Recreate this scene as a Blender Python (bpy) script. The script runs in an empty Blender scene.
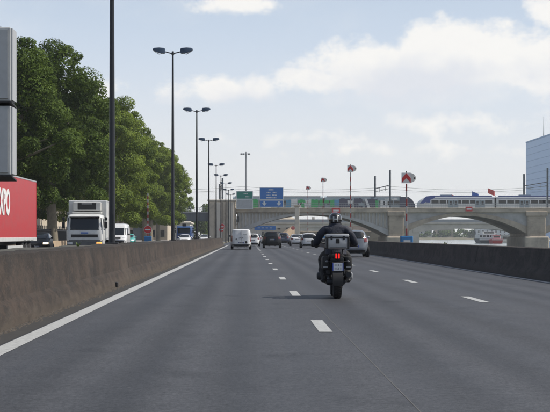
import bpy, bmesh, math, random
import numpy as np
from mathutils import Vector, Matrix

# ------------------------------------------------------------------ camera, sky, sun, exposure
S = bpy.context.scene
COL = S.collection
CAM_H = 1.22
F_PX = 1700.0                      # focal length in photo pixels (550 px wide)
VPX, HZ = 248.0, 236.0             # vanishing point of the road in the photo
cam_d = bpy.data.cameras.new('camera')
cam = bpy.data.objects.new('camera', cam_d); COL.objects.link(cam)
cam.location = (0, 0, CAM_H); cam.rotation_euler = (math.pi/2, 0, 0)
cam_d.sensor_width = 36.0; cam_d.lens = F_PX/550.0*36.0
cam_d.shift_x = (275.0-VPX)/550.0; cam_d.shift_y = (HZ-206.0)/550.0
cam_d.clip_start = 0.5; cam_d.clip_end = 12000
S.camera = cam

SUN_EL, SUN_AZ = math.radians(50), math.radians(88)     # azimuth clockwise from +Y (ahead) to +X (right)
sd = Vector((math.sin(SUN_AZ)*math.cos(SUN_EL), math.cos(SUN_AZ)*math.cos(SUN_EL), math.sin(SUN_EL)))
sun_d = bpy.data.lights.new('sun', 'SUN'); sun_d.energy = 5.0; sun_d.angle = math.radians(0.6); sun_d.color = (1, .94, .84)
sun = bpy.data.objects.new('sun', sun_d); COL.objects.link(sun)
sun.rotation_euler = sd.to_track_quat('Z', 'Y').to_euler(); sun.location = (60, 20, 80)

W = bpy.data.worlds.new('World'); S.world = W; W.use_nodes = True
wt = W.node_tree; wt.nodes.clear()
def wn(t, **k):
    n = wt.nodes.new(t)
    for a, b in k.items(): setattr(n, a, b)
    return n
def wl(a, b): wt.links.new(a, b)
def wmath(op, a, b=None, clamp=False):
    n = wn('ShaderNodeMath', operation=op); n.use_clamp = clamp
    for i, v in enumerate((a, b)):
        if v is None: continue
        if isinstance(v, (int, float)): n.inputs[i].default_value = v
        else: wl(v, n.inputs[i])
    return n.outputs[0]
sky = wn('ShaderNodeTexSky', sky_type='NISHITA'); sky.sun_disc = False
sky.sun_elevation = SUN_EL; sky.sun_rotation = SUN_AZ
sky.air_density = 1.0; sky.dust_density = 2.2; sky.ozone_density = 1.4
tc = wn('ShaderNodeTexCoord'); DIRV = tc.outputs['Generated']
def wnoise(scale, detail, rough, stretch=(1, 1, 1), off=(0, 0, 0)):
    mp = wn('ShaderNodeMapping'); mp.inputs['Scale'].default_value = stretch; mp.inputs['Location'].default_value = off
    wl(DIRV, mp.inputs[0]); n = wn('ShaderNodeTexNoise'); n.inputs['Scale'].default_value = scale
    n.inputs['Detail'].default_value = detail; n.inputs['Roughness'].default_value = rough
    wl(mp.outputs[0], n.inputs['Vector']); return n.outputs['Fac']
def wramp(fac, lo, hi, smooth=True):
    m = wn('ShaderNodeMapRange', interpolation_type='SMOOTHSTEP' if smooth else 'LINEAR')
    m.inputs['From Min'].default_value = lo; m.inputs['From Max'].default_value = hi
    wl(fac, m.inputs['Value']); return m.outputs[0]
nz1 = wnoise(16, 7, .62, (1, 1, 1.4)); nz2 = wnoise(48, 7, .6, (1, 1, 1.25), (3, 1, 7)); nz3 = wnoise(3.2, 5, .55, (1, 1, 2.6), (1, 5, 2))
# cumulus banks: wide soft bodies at fixed places in the sky, broken up by noise
def bank(px, py, sx, sy, amp=1.0):
    cx, cz = (px-VPX)/F_PX, (HZ-py)/F_PX
    L = math.sqrt(1+cx*cx+cz*cz)
    sub = wn('ShaderNodeVectorMath', operation='SUBTRACT'); wl(DIRV, sub.inputs[0]); sub.inputs[1].default_value = (cx/L, 1/L, cz/L)
    dv = wn('ShaderNodeVectorMath', operation='MULTIPLY'); wl(sub.outputs[0], dv.inputs[0]); dv.inputs[1].default_value = (F_PX/sx, 6, F_PX/sy)
    ln = wn('ShaderNodeVectorMath', operation='LENGTH'); wl(dv.outputs[0], ln.inputs[0])
    return wmath('MULTIPLY', wmath('SUBTRACT', 1.0, ln.outputs['Value']), amp)
banks = [bank(462, 58, 100, 42, 1.3), bank(372, 68, 90, 32, 1.2), bank(318, 80, 55, 18, 1.0), bank(540, 68, 85, 34, 1.2), bank(232, 4, 50, 15, .8), bank(225, 90, 75, 17, .62),
         bank(468, 122, 80, 14, .36), bank(300, 138, 70, 10, .25), bank(390, 150, 90, 9, .22), bank(95, 88, 45, 16, .6), bank(548, 4, 34, 22, .6), bank(660, 80, 90, 40, .9), bank(-80, 70, 110, 34, .8)]
bd = banks[0]
for b in banks[1:]: bd = wmath('MAXIMUM', bd, b)
br = wmath('ADD', wmath('MULTIPLY', wmath('SUBTRACT', nz1, .5), 1.0), wmath('MULTIPLY', wmath('SUBTRACT', nz2, .5), 1.5))
dens = wmath('ADD', wmath('MAXIMUM', bd, -.6), br)
cl1 = wmath('MAXIMUM', wramp(dens, -.04, .48), wmath('MULTIPLY', wramp(wmath('ADD', bank(440, 78, 170, 34, 1.2), wmath('MULTIPLY', br, .8)), -.1, .8), .75))
cl2 = wramp(wmath('ADD', nz3, wmath('MULTIPLY', wmath('SUBTRACT', nz1, .5), .5)), .42, .85)      # thin veil over all of the sky
cov = wmath('MAXIMUM', wmath('MULTIPLY', cl1, .9), wmath('MULTIPLY', cl2, .5))
nz4 = wnoise(34, 6, .6, (1, 1, 1.3), (3.01, 1, 7.025))
belly = wramp(wmath('ADD', wmath('MAXIMUM', bank(430, 86, 150, 30, 1.0), bank(228, 104, 110, 14, .6)), wmath('ADD', wmath('MULTIPLY', br, .5), wmath('MULTIPLY', wmath('SUBTRACT', nz4, .5), 1.6))), -.3, .8)
ccol = wn('ShaderNodeMix', data_type='RGBA'); wl(belly, ccol.inputs['Factor'])
ccol.inputs['A'].default_value = (10.1, 9.85, 9.4, 1); ccol.inputs['B'].default_value = (7.9, 8.1, 8.6, 1)
tint = wn('ShaderNodeMix', data_type='RGBA', blend_type='MIX')                                     # bright summer haze, thick at the horizon, thin overhead
sepd = wn('ShaderNodeSeparateXYZ'); wl(DIRV, sepd.inputs[0])
hzf = wn('ShaderNodeMapRange', interpolation_type='SMOOTHSTEP'); wl(sepd.outputs['Z'], hzf.inputs['Value'])
for k, v in (('From Min', .0), ('From Max', .3), ('To Min', .92), ('To Max', .1)): hzf.inputs[k].default_value = v
wl(hzf.outputs[0], tint.inputs['Factor'])
wl(sky.outputs[0], tint.inputs['A']); 
hcol = wn('ShaderNodeMix', data_type='RGBA'); wl(wramp(sepd.outputs['Z'], .0, .14), hcol.inputs['Factor'])
hcol.inputs['A'].default_value = (9.3, 9.3, 9.1, 1); hcol.inputs['B'].default_value = (7.5, 8.6, 10.4, 1); wl(hcol.outputs['Result'], tint.inputs['B'])
skm = wn('ShaderNodeMix', data_type='RGBA'); wl(cov, skm.inputs['Factor'])
wl(tint.outputs['Result'], skm.inputs['A']); wl(ccol.outputs['Result'], skm.inputs['B'])
bg = wn('ShaderNodeBackground'); bg.inputs['Strength'].default_value = 0.1
wl(skm.outputs['Result'], bg.inputs['Color'])
wo = wn('ShaderNodeOutputWorld'); wl(bg.outputs[0], wo.inputs['Surface'])

S.render.engine = 'CYCLES'
S.view_settings.view_transform = 'Standard'; S.view_settings.look = 'None'
S.view_settings.exposure = 0.0; S.view_settings.gamma = 1.0; S.view_settings.use_curve_mapping = False
S.cycles.use_denoising = True; S.cycles.max_bounces = 6; S.cycles.volume_bounces = 1
S.cycles.transparent_max_bounces = 8

def PX(px, Y): return (px-VPX)*Y/F_PX            # photo column -> metres across, at a distance
def PZ(py, Y): return CAM_H+(HZ-py)*Y/F_PX

# ------------------------------------------------------------------ materials
def new_mat(name):
    m = bpy.data.materials.new(name); m.use_nodes = True
    return m, m.node_tree, m.node_tree.nodes['Principled BSDF']
def mat(name, col, rough=.6, metal=0., var=.12, scale=6., bump=0., bscale=60., coat=0., spec=.5, stretch=None, dirt=None):
    m, t, b = new_mat(name); N = t.nodes; L = t.links
    b.inputs['Roughness'].default_value = rough; b.inputs['Metallic'].default_value = metal
    b.inputs['Coat Weight'].default_value = coat; b.inputs['Coat Roughness'].default_value = .06; b.inputs['Specular IOR Level'].default_value = spec
    c = N.new('ShaderNodeTexCoord'); mp = N.new('ShaderNodeMapping'); L.new(c.outputs['Object'], mp.inputs[0])
    if stretch: mp.inputs['Scale'].default_value = stretch
    n = N.new('ShaderNodeTexNoise'); n.inputs['Scale'].default_value = scale; n.inputs['Detail'].default_value = 6; n.inputs['Roughness'].default_value = .65
    L.new(mp.outputs[0], n.inputs['Vector'])
    r = N.new('ShaderNodeMix'); r.data_type = 'RGBA'
    r.inputs['A'].default_value = (*[max(0, v*(1-var*1.6)) for v in col], 1); r.inputs['B'].default_value = (*[min(1, v*(1+var*1.6)) for v in col], 1)
    L.new(n.outputs['Fac'], r.inputs['Factor']); out = r.outputs['Result']
    if dirt:                                     # dirt colour, amount, scale
        n2 = N.new('ShaderNodeTexNoise'); n2.inputs['Scale'].default_value = dirt[2]; n2.inputs['Detail'].default_value = 8; n2.inputs['Roughness'].default_value = .7
        L.new(mp.outputs[0], n2.inputs['Vector'])
        mr = N.new('ShaderNodeMapRange'); mr.inputs['From Min'].default_value = .45; mr.inputs['From Max'].default_value = .72; mr.inputs['To Max'].default_value = dirt[1]
        L.new(n2.outputs['Fac'], mr.inputs['Value'])
        x = N.new('ShaderNodeMix'); x.data_type = 'RGBA'; L.new(mr.outputs[0], x.inputs['Factor']); L.new(out, x.inputs['A']); x.inputs['B'].default_value = (*dirt[0], 1); out = x.outputs['Result']
    L.new(out, b.inputs['Base Color'])
    if bump:
        bn = N.new('ShaderNodeTexNoise'); bn.inputs['Scale'].default_value = bscale; bn.inputs['Detail'].default_value = 5
        L.new(c.outputs['Object'], bn.inputs['Vector'])
        bp = N.new('ShaderNodeBump'); bp.inputs['Strength'].default_value = bump; bp.inputs['Distance'].default_value = .02
        L.new(bn.outputs['Fac'], bp.inputs['Height']); L.new(bp.outputs[0], b.inputs['Normal'])
    return m
M = {}
def paint(name, col, rough=.32, coat=.6): M[name] = mat(name, col, rough, 0, .04, 3, coat=coat, dirt=((.16, .15, .13), .25, 2.5) if max(col) > .2 else ((.03, .028, .025), .3, 2.5))
paint('paint_white', (.62, .63, .64)); paint('paint_silver', (.13, .15, .18)); M['paint_black'] = mat('paint_black', (.007, .008, .010), .4, 0, .05, 3, spec=.35); paint('paint_blue', (.02, .08, .25))
paint('paint_navy', (.015, .022, .05)); paint('paint_teal', (.05, .35, .32)); paint('paint_red', (.40, .009, .014), .42, 0); paint('paint_grey', (.10, .11, .12))
paint('truck_white', (.60, .61, .60), .4, .3); paint('truck_cream', (.5, .5, .48), .4, .3)
M['glass'] = mat('glass', (.008, .011, .014), .05, 0, .1, 3, spec=.5)
M['tyre'] = mat('tyre', (.011, .011, .012), .85, 0, .2, 20, bump=.2)
M['rim'] = mat('rim', (.35, .36, .37), .35, .8, .1, 8)
M['black_plastic'] = mat('black_plastic', (.009, .009, .010), .6, 0, .2, 14)
M['dark_metal'] = mat('dark_metal', (.028, .031, .037), .45, .5, .15, 12)
M['galv'] = mat('galvanised_steel', (.33, .34, .35), .45, .6, .15, 9)
M['alu'] = mat('aluminium', (.40, .41, .42), .45, .35, .1, 12)
M['plate'] = mat('number_plate', (.72, .73, .74), .5, 0, .04, 9)
M['plate_blue'] = mat('plate_blue', (.01, .06, .42), .5, 0, .04, 9)
M['ink'] = mat('black_ink', (.015, .015, .016), .6); M['ink_grey'] = mat('faded_ink', (.22, .23, .25), .6)
M['lamp_red'] = mat('lamp_red', (.13, .008, .008), .2, 0, .1, 9, coat=.5)
M['lamp_clear'] = mat('lamp_clear', (.7, .72, .74), .12, .1, .1, 9, coat=.5)
def emit(name, col, strength):
    m, t, b = new_mat(name); b.inputs['Base Color'].default_value = (*col, 1); b.inputs['Emission Color'].default_value = (*col, 1); b.inputs['Emission Strength'].default_value = strength; M[name] = m
emit('tail_lit', (.9, .012, .008), 1.3); emit('head_lit', (1, .82, .55), 2.5); emit('lamp_amber', (1, .45, .1), 1.2)
M['sign_blue'] = mat('sign_blue', (.015, .15, .46), .5, 0, .08, 2); M['sign_green'] = mat('sign_green', (.004, .20, .15), .5, 0, .08, 2)
M['sign_white'] = mat('sign_white', (.66, .68, .68), .5, 0, .06, 2); M['sign_red'] = mat('sign_red', (.52, .03, .03), .5, 0, .1, 3)
M['boom_red'] = mat('boom_red', (.32, .05, .045), .6, 0, .15, 3); M['boom_white'] = mat('boom_white', (.40, .40, .40), .6, 0, .15, 3)
M['sign_grey'] = mat('sign_back_grey', (.40, .42, .43), .55, .1, .1, 2, dirt=((.2, .2, .2), .35, 1.2))
M['cabinet_blue'] = mat('cabinet_blue', (.03, .17, .4), .5); M['cabinet_white'] = mat('cabinet_white', (.6, .62, .62), .5)
M['concrete'] = mat('concrete', (.46, .40, .315), .85, 0, .18, .35, bump=.3, bscale=8, dirt=((.13, .12, .105), .7, .25))
M['concrete_pale'] = mat('concrete_pale', (.56, .515, .44), .85, 0, .12, .3, bump=.2, bscale=8, dirt=((.22, .21, .2), .5, .2))
M['stone_tan'] = mat('stone_tan', (.42, .36, .28), .9, 0, .2, .5, bump=.4, bscale=5, dirt=((.11, .09, .07), .7, .3))
M['steel_grey'] = mat('steel_grey', (.43, .43, .42), .6, .1, .12, .4, dirt=((.2, .19, .17), .6, .5))
M['steel_dark'] = mat('steel_dark', (.10, .115, .13), .6, .2, .15, .5)
M['tan_wall'] = mat('tan_wall', (.36, .27, .18), .9, 0, .15, .8, bump=.3, bscale=9)
M['facade_pink'] = mat('facade_pink', (.42, .32, .26), .9, 0, .1, .4, dirt=((.25, .2, .17), .5, .3))
M['facade_beige'] = mat('facade_beige', (.45, .39, .31), .9, 0, .1, .4, dirt=((.25, .22, .18), .5, .3))
M['facade_red'] = mat('facade_red', (.30, .15, .11), .9, 0, .15, .6)
M['roof_tile'] = mat('roof_tile', (.24, .115, .075), .9, 0, .2, 2)
M['shutter'] = mat('shutter_paint', (.30, .29, .26), .7); M['pale_wall'] = mat('pale_wall', (.55, .54, .5), .9, 0, .08, .3)
M['white_paint'] = mat('white_paint', (.62, .62, .6), .6, 0, .1, 1.5)
M['bark'] = mat('plane_bark', (.19, .165, .125), .95, 0, .35, 1.4, bump=.6, bscale=7, dirt=((.3, .28, .2), .6, 1.1))
M['train_blue'] = mat('train_blue', (.015, .05, .28), .35, 0, .06, .5, coat=.4); M['train_white'] = mat('train_white', (.70, .72, .73), .4, 0, .05, .5, coat=.3, dirt=((.3, .29, .27), .35, .4))
M['train_grey'] = mat('train_grey', (.26, .32, .36), .4, 0, .1, .5, coat=.3); M['train_purple'] = mat('train_purple', (.022, .026, .07), .35, 0, .1, .5, coat=.4)
M['train_green'] = mat('train_green', (.05, .40, .13), .45, 0, .1, .6); M['train_pink'] = mat('train_sky_blue', (.10, .30, .50), .45, 0, .1, .6)
M['flag_red'] = mat('flag_red', (.6, .05, .04), .8); M['flag_blue'] = mat('flag_blue', (.04, .12, .45), .8)
M['jacket'] = mat('motorcycle_jacket', (.007, .011, .025), .75, 0, .3, 9, bump=.5, bscale=28)
M['trousers'] = mat('motorcycle_trousers', (.012, .012, .014), .8, 0, .3, 9, bump=.4, bscale=28)
M['glove'] = mat('leather_glove', (.012, .012, .013), .6, 0, .2, 20)
M['helmet'] = mat('helmet_shell', (.012, .012, .014), .14, 0, .1, 6, coat=.8)

# ------------------------------------------------------------------ mesh building
class MB:
    def __init__(s): s.v = []; s.f = []
    def add(s, vs, fs):
        o = len(s.v); s.v += [tuple(v) for v in vs]; s.f += [tuple(i+o for i in f) for f in fs]; return s
    def box(s, x0, x1, y0, y1, z0, z1):
        return s.add([(x0, y0, z0), (x1, y0, z0), (x1, y1, z0), (x0, y1, z0), (x0, y0, z1), (x1, y0, z1), (x1, y1, z1), (x0, y1, z1)],
                     [(0, 3, 2, 1), (4, 5, 6, 7), (0, 1, 5, 4), (1, 2, 6, 5), (2, 3, 7, 6), (3, 0, 4, 7)])
    def bbox(s, x0, x1, y0, y1, z0, z1, b):      # box with bevelled edges
        bm = bmesh.new(); bmesh.ops.create_cube(bm, size=1)
        for v in bm.verts: v.co = ((x0+x1)/2+v.co.x*(x1-x0), (y0+y1)/2+v.co.y*(y1-y0), (z0+z1)/2+v.co.z*(z1-z0))
        bmesh.ops.bevel(bm, geom=bm.edges[:], offset=b, segments=2, affect='EDGES', profile=.5)
        bm.verts.index_update()
        s.add([v.co[:] for v in bm.verts], [[v.index for v in f.verts] for f in bm.faces]); bm.free(); return s
    def tube(s, pts, r, n=8, cap=True):
        pts = [Vector(p) for p in pts]; rr = r if isinstance(r, (list, tuple)) else [r]*len(pts)
        vs = []; fs = []
        for i, p in enumerate(pts):
            d = (pts[min(i+1, len(pts)-1)]-pts[max(i-1, 0)]).normalized()
            u = d.cross(Vector((0, 0, 1)) if abs(d.z) < .9 else Vector((1, 0, 0))).normalized(); w = d.cross(u)
            for k in range(n):
                a = 2*math.pi*k/n; vs.append(p+u*math.cos(a)*rr[i]+w*math.sin(a)*rr[i])
        for i in range(len(pts)-1):
            for k in range(n): fs.append((i*n+k, i*n+(k+1) % n, (i+1)*n+(k+1) % n, (i+1)*n+k))
        if cap: fs.append(tuple(range(n))[::-1]); fs.append(tuple((len(pts)-1)*n+k for k in range(n)))
        return s.add(vs, fs)
    def lathe(s, prof, c, axis='z', n=24):       # prof: (radius, along axis), closed with caps
        vs = []; fs = []
        for r, h in prof:
            for k in range(n):
                a = 2*math.pi*k/n; x, y = r*math.cos(a), r*math.sin(a)
                vs.append({'z': (c[0]+x, c[1]+y, c[2]+h), 'x': (c[0]+h, c[1]+x, c[2]+y), 'y': (c[0]+y, c[1]+h, c[2]+x)}[axis])
        for i in range(len(prof)-1):
            for k in range(n): fs.append((i*n+k, i*n+(k+1) % n, (i+1)*n+(k+1) % n, (i+1)*n+k))
        fs.append(tuple(range(n))[::-1]); fs.append(tuple((len(prof)-1)*n+k for k in range(n)))
        return s.add(vs, fs)
    def prism(s, poly, a0, a1, axis='y'):        # polygon (u,v) pushed along an axis; y: (x,z), x: (y,z), z: (x,y)
        n = len(poly); P = {'y': lambda u, v, a: (u, a, v), 'x': lambda u, v, a: (a, u, v), 'z': lambda u, v, a: (u, v, a)}[axis]
        return s.add([P(u, v, a0) for u, v in poly]+[P(u, v, a1) for u, v in poly],
                     [tuple(range(n))[::-1], tuple(range(n, 2*n))]+[(k, (k+1) % n, n+(k+1) % n, n+k) for k in range(n)])
    def sphere(s, c, rx, ry, rz, nu=20, nv=12):
        vs = [(c[0], c[1], c[2]-rz)]; fs = []
        for j in range(1, nv):
            t = -math.pi/2+math.pi*j/nv
            for k in range(nu):
                a = 2*math.pi*k/nu; vs.append((c[0]+rx*math.cos(t)*math.cos(a), c[1]+ry*math.cos(t)*math.sin(a), c[2]+rz*math.sin(t)))
        vs.append((c[0], c[1], c[2]+rz)); T = len(vs)-1
        for k in range(nu):
            fs.append((0, 1+(k+1) % nu, 1+k)); fs.append((T, 1+(nv-2)*nu+k, 1+(nv-2)*nu+(k+1) % nu))
            for j in range(nv-2): fs.append((1+j*nu+k, 1+j*nu+(k+1) % nu, 1+(j+1)*nu+(k+1) % nu, 1+(j+1)*nu+k))
        return s.add(vs, fs)
    def mesh(s, name, m, smooth=None):
        me = bpy.data.meshes.new(name); me.from_pydata(s.v, [], s.f); me.materials.append(m if not isinstance(m, str) else M[m])
        bm = bmesh.new(); bm.from_mesh(me); bmesh.ops.recalc_face_normals(bm, faces=bm.faces[:]); bm.to_mesh(me); bm.free()
        if smooth:
            me.shade_smooth(); me.set_sharp_from_angle(angle=math.radians(smooth))
        return me
    def build(s, name, m, parent=None, smooth=None, loc=None, rz=0):
        o = bpy.data.objects.new(name, s.mesh(name, m, smooth)); COL.objects.link(o)
        if parent: o.parent = parent
        if loc: o.location = loc
        o.rotation_euler.z = rz
        return o
def tag(o, label=None, cat=None, group=None, kind=None):
    for k, v in (('label', label), ('category', cat), ('group', group), ('kind', kind)):
        if v: o[k] = v
    return o
def thing(name, loc, label, cat, group=None, rz=0):
    o = bpy.data.objects.new(name, None); COL.objects.link(o); o.location = loc; o.rotation_euler.z = rz; o.empty_display_size = .3
    return tag(o, label, cat, group)
def copy_tree(o, loc=None, label=None, parent=None):
    c = o.copy(); COL.objects.link(c); c.parent = parent
    if loc: c.location = loc
    if label: c['label'] = label
    for ch in list(o.children): copy_tree(ch, parent=c)
    return c
def structure(o): o['kind'] = 'structure'; return o
rng = random.Random(7); nrg = np.random.default_rng(11)

# ------------------------------------------------------------------ ground, road, water
def road_mat():
    m, t, b = new_mat('asphalt'); N = t.nodes; L = t.links
    c = N.new('ShaderNodeTexCoord')
    def noise(scale, st=(1, 1, 1), det=6, ro=.6):
        mp = N.new('ShaderNodeMapping'); mp.inputs['Scale'].default_value = st; L.new(c.outputs['Object'], mp.inputs[0])
        n = N.new('ShaderNodeTexNoise'); n.inputs['Scale'].default_value = scale; n.inputs['Detail'].default_value = det; n.inputs['Roughness'].default_value = ro
        L.new(mp.outputs[0], n.inputs['Vector']); return n.outputs['Fac']
    def mr(f, a, b_, lo, hi):
        n = N.new('ShaderNodeMapRange'); n.inputs['From Min'].default_value = a; n.inputs['From Max'].default_value = b_; n.inputs['To Min'].default_value = lo; n.inputs['To Max'].default_value = hi
        L.new(f, n.inputs['Value']); return n.outputs[0]
    def mul(a, b_):
        n = N.new('ShaderNodeMath'); n.operation = 'MULTIPLY'; L.new(a, n.inputs[0]); L.new(b_, n.inputs[1]); return n.outputs[0]
    lanes = noise(1.6, (1, .012, 1), 4); patches = noise(.22, (1, .35, 1), 5); fine = noise(22, (1, .45, 1), 4, .75); mid = noise(3, (1, .4, 1), 6, .7)
    sx = N.new('ShaderNodeSeparateXYZ'); L.new(c.outputs['Object'], sx.inputs[0])
    fx = N.new('ShaderNodeMath'); fx.operation = 'MULTIPLY_ADD'; L.new(sx.outputs['X'], fx.inputs[0]); fx.inputs[1].default_value = 1/3.44; fx.inputs[2].default_value = 2.56/3.44+4
    wob = N.new('ShaderNodeMath'); wob.operation = 'MULTIPLY_ADD'; L.new(mid, wob.inputs[0]); wob.inputs[1].default_value = .06; L.new(fx.outputs[0], wob.inputs[2])
    fr = N.new('ShaderNodeMath'); fr.operation = 'FRACT'; L.new(wob.outputs[0], fr.inputs[0])
    wr = N.new('ShaderNodeValToRGB'); wr.color_ramp.interpolation = 'EASE'; L.new(fr.outputs[0], wr.inputs[0])
    cr = wr.color_ramp; cr.elements[0].color = (.95,)*3+(1,); cr.elements[1].color = (.95,)*3+(1,)
    for p_, v_ in ((.14, 1.0), (.27, .76), (.38, 1.02), (.5, .70), (.62, 1.02), (.74, .76), (.87, 1.0)): e_ = cr.elements.new(p_); e_.color = (v_,)*3+(1,)
    spots = noise(.9, (1, .5, 1), 3, .5); crack = noise(.35, (1, .12, 1), 8, .75)
    k = mul(mul(mr(lanes, .3, .7, .84, 1.16), mr(patches, .3, .7, .86, 1.14)), mul(mr(fine, .3, .7, .58, 1.42), mr(mid, .3, .7, .85, 1.15)))
    k = mul(mul(k, wr.outputs[0]), mr(spots, .62, .74, 1.0, .62))
    v = N.new('ShaderNodeMix'); v.data_type = 'RGBA'; v.blend_type = 'MULTIPLY'; v.inputs['Factor'].default_value = 1; v.inputs['A'].default_value = (.046, .048, .054, 1)
    L.new(k, v.inputs['B'])
    # sparse pale chips and specks
    vo = N.new('ShaderNodeTexVoronoi'); vo.inputs['Scale'].default_value = 2.3; vo.inputs['Randomness'].default_value = 1; L.new(c.outputs['Object'], vo.inputs['Vector'])
    ch = N.new('ShaderNodeMix'); ch.data_type = 'RGBA'; L.new(mr(vo.outputs['Distance'], .02, .05, .5, 0), ch.inputs['Factor']); L.new(v.outputs['Result'], ch.inputs['A']); ch.inputs['B'].default_value = (.15, .15, .145, 1)
    L.new(ch.outputs['Result'], b.inputs['Base Color'])
    L.new(mr(lanes, .3, .7, .56, .68), b.inputs['Roughness']); b.inputs['Specular IOR Level'].default_value = .32
    bp = N.new('ShaderNodeBump'); bp.inputs['Strength'].default_value = .6; bp.inputs['Distance'].default_value = .01; L.new(noise(40, (1, .7, 1), 4), bp.inputs['Height']); L.new(bp.outputs[0], b.inputs['Normal'])
    return m
M['asphalt'] = road_mat()
M['ground'] = mat('ground_dirt', (.17, .15, .11), .95, 0, .3, .3, bump=.3, bscale=4, dirt=((.06, .09, .03), .8, .15))
M['line'] = mat('road_line', (.36, .37, .37), .7, 0, .2, 8, dirt=((.11, .11, .115), .8, 16))
M['gutter'] = mat('gutter_dirt', (.022, .021, .020), .9, 0, .3, 4, bump=.3)
M['pavement'] = mat('pavement', (.20, .19, .18), .9, 0, .15, 1)

def grid_sheet(name, xs, ys, zf, m):
    vs = [(x, y, zf(x, y)) for y in ys for x in xs]; nx = len(xs)
    fs = [(j*nx+i, j*nx+i+1, (j+1)*nx+i+1, (j+1)*nx+i) for j in range(len(ys)-1) for i in range(nx-1)]
    return structure(MB().add(vs, fs).build(name, m))
RIV0, RIV1, RIVY = 17.0, 300.0, 1420.0
grid_sheet('ground', [-4000, -900, -200, -60, -17.2, 8.9, RIV0, RIV0+.6, RIV1, RIV1+30, 900, 4000], [-60, 0, 200, 500, 900, RIVY, RIVY+8, 2200, 4000],
           lambda x, y: -5.0 if RIV0 < x <= RIV1 and y <= RIVY else -.03, 'ground')
road = grid_sheet('road', [-3.9, 0, 4, 8.8], list(range(-40, 1241, 40)), lambda x, y: 0, 'asphalt')
road2 = grid_sheet('road_opposite', [-17, -12, -4.9], list(range(-40, 1241, 40)), lambda x, y: 0, 'asphalt')
def water_mat():
    m, t, b = new_mat('river_water'); N = t.nodes; L = t.links
    b.inputs['Base Color'].default_value = (.10, .13, .13, 1); b.inputs['Roughness'].default_value = .13; b.inputs['IOR'].default_value = 1.33
    c = N.new('ShaderNodeTexCoord'); n = N.new('ShaderNodeTexNoise'); n.inputs['Scale'].default_value = .5; n.inputs['Detail'].default_value = 5; L.new(c.outputs['Object'], n.inputs['Vector'])
    bp = N.new('ShaderNodeBump'); bp.inputs['Strength'].default_value = .35; bp.inputs['Distance'].default_value = .2; L.new(n.outputs['Fac'], bp.inputs['Height']); L.new(bp.outputs[0], b.inputs['Normal'])
    return m
structure(MB().add([(RIV0+.1, -60, -1.8), (RIV1+9, -60, -1.8), (RIV1+9, RIVY+3, -1.8), (RIV0+.1, RIVY+3, -1.8)], [(0, 1, 2, 3)]).build('river_water', water_mat()))

# painted lines: solid edges and one child per dash
def strip(x0, x1, y0, y1, z=.004): return MB().add([(x0, y0, z), (x1, y0, z), (x1, y1, z), (x0, y1, z)], [(0, 1, 2, 3)])
LX, D1, D2, RX = -2.63, .99, 4.36, 7.86
mb = MB()
for i in range(0, 60):
    y0 = -10+i*4; mb.add([(LX-.11, y0, .004), (LX+.11, y0, .004), (LX+.11, y0+4, .004), (LX-.11, y0+4, .004)], [(0, 1, 2, 3)])
mb.build('edge_line', 'line', road)
strip(RX-.07, RX+.07, -10, 420).build('edge_line', 'line', road)
strip(-5.75, -5.6, -10, 420).build('edge_line', 'line', road2); strip(-16.4, -16.25, -10, 420).build('edge_line', 'line', road2)
strip(-3.13, LX-.14, -10, 222, .003).build('gutter_strip', 'gutter', road)
strip(RX+.16, 8.2, -10, 222, .003).build('gutter_strip', 'gutter', road)
dash = MB().add([(-.085, 0, .004), (.085, 0, .004), (.085, 3, .004), (-.085, 3, .004)], [(0, 1, 2, 3)]).mesh('lane_dash', 'line')
for X, y0, par in ((D1, 21.6, road), (D2, 31.2, road), (-10.9, 24, road2)):
    for i in range(-1, 30):
        o = bpy.data.objects.new('lane_dash', dash); COL.objects.link(o); o.parent = par; o.location = (X, y0+13*i, 0)
M['seam'] = mat('road_seam', (.075, .075, .075), .8, 0, .3, 2)
strip(D1+.2, D1+.211, -10, 300, .002).build('asphalt_seam', 'seam', road)

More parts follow.
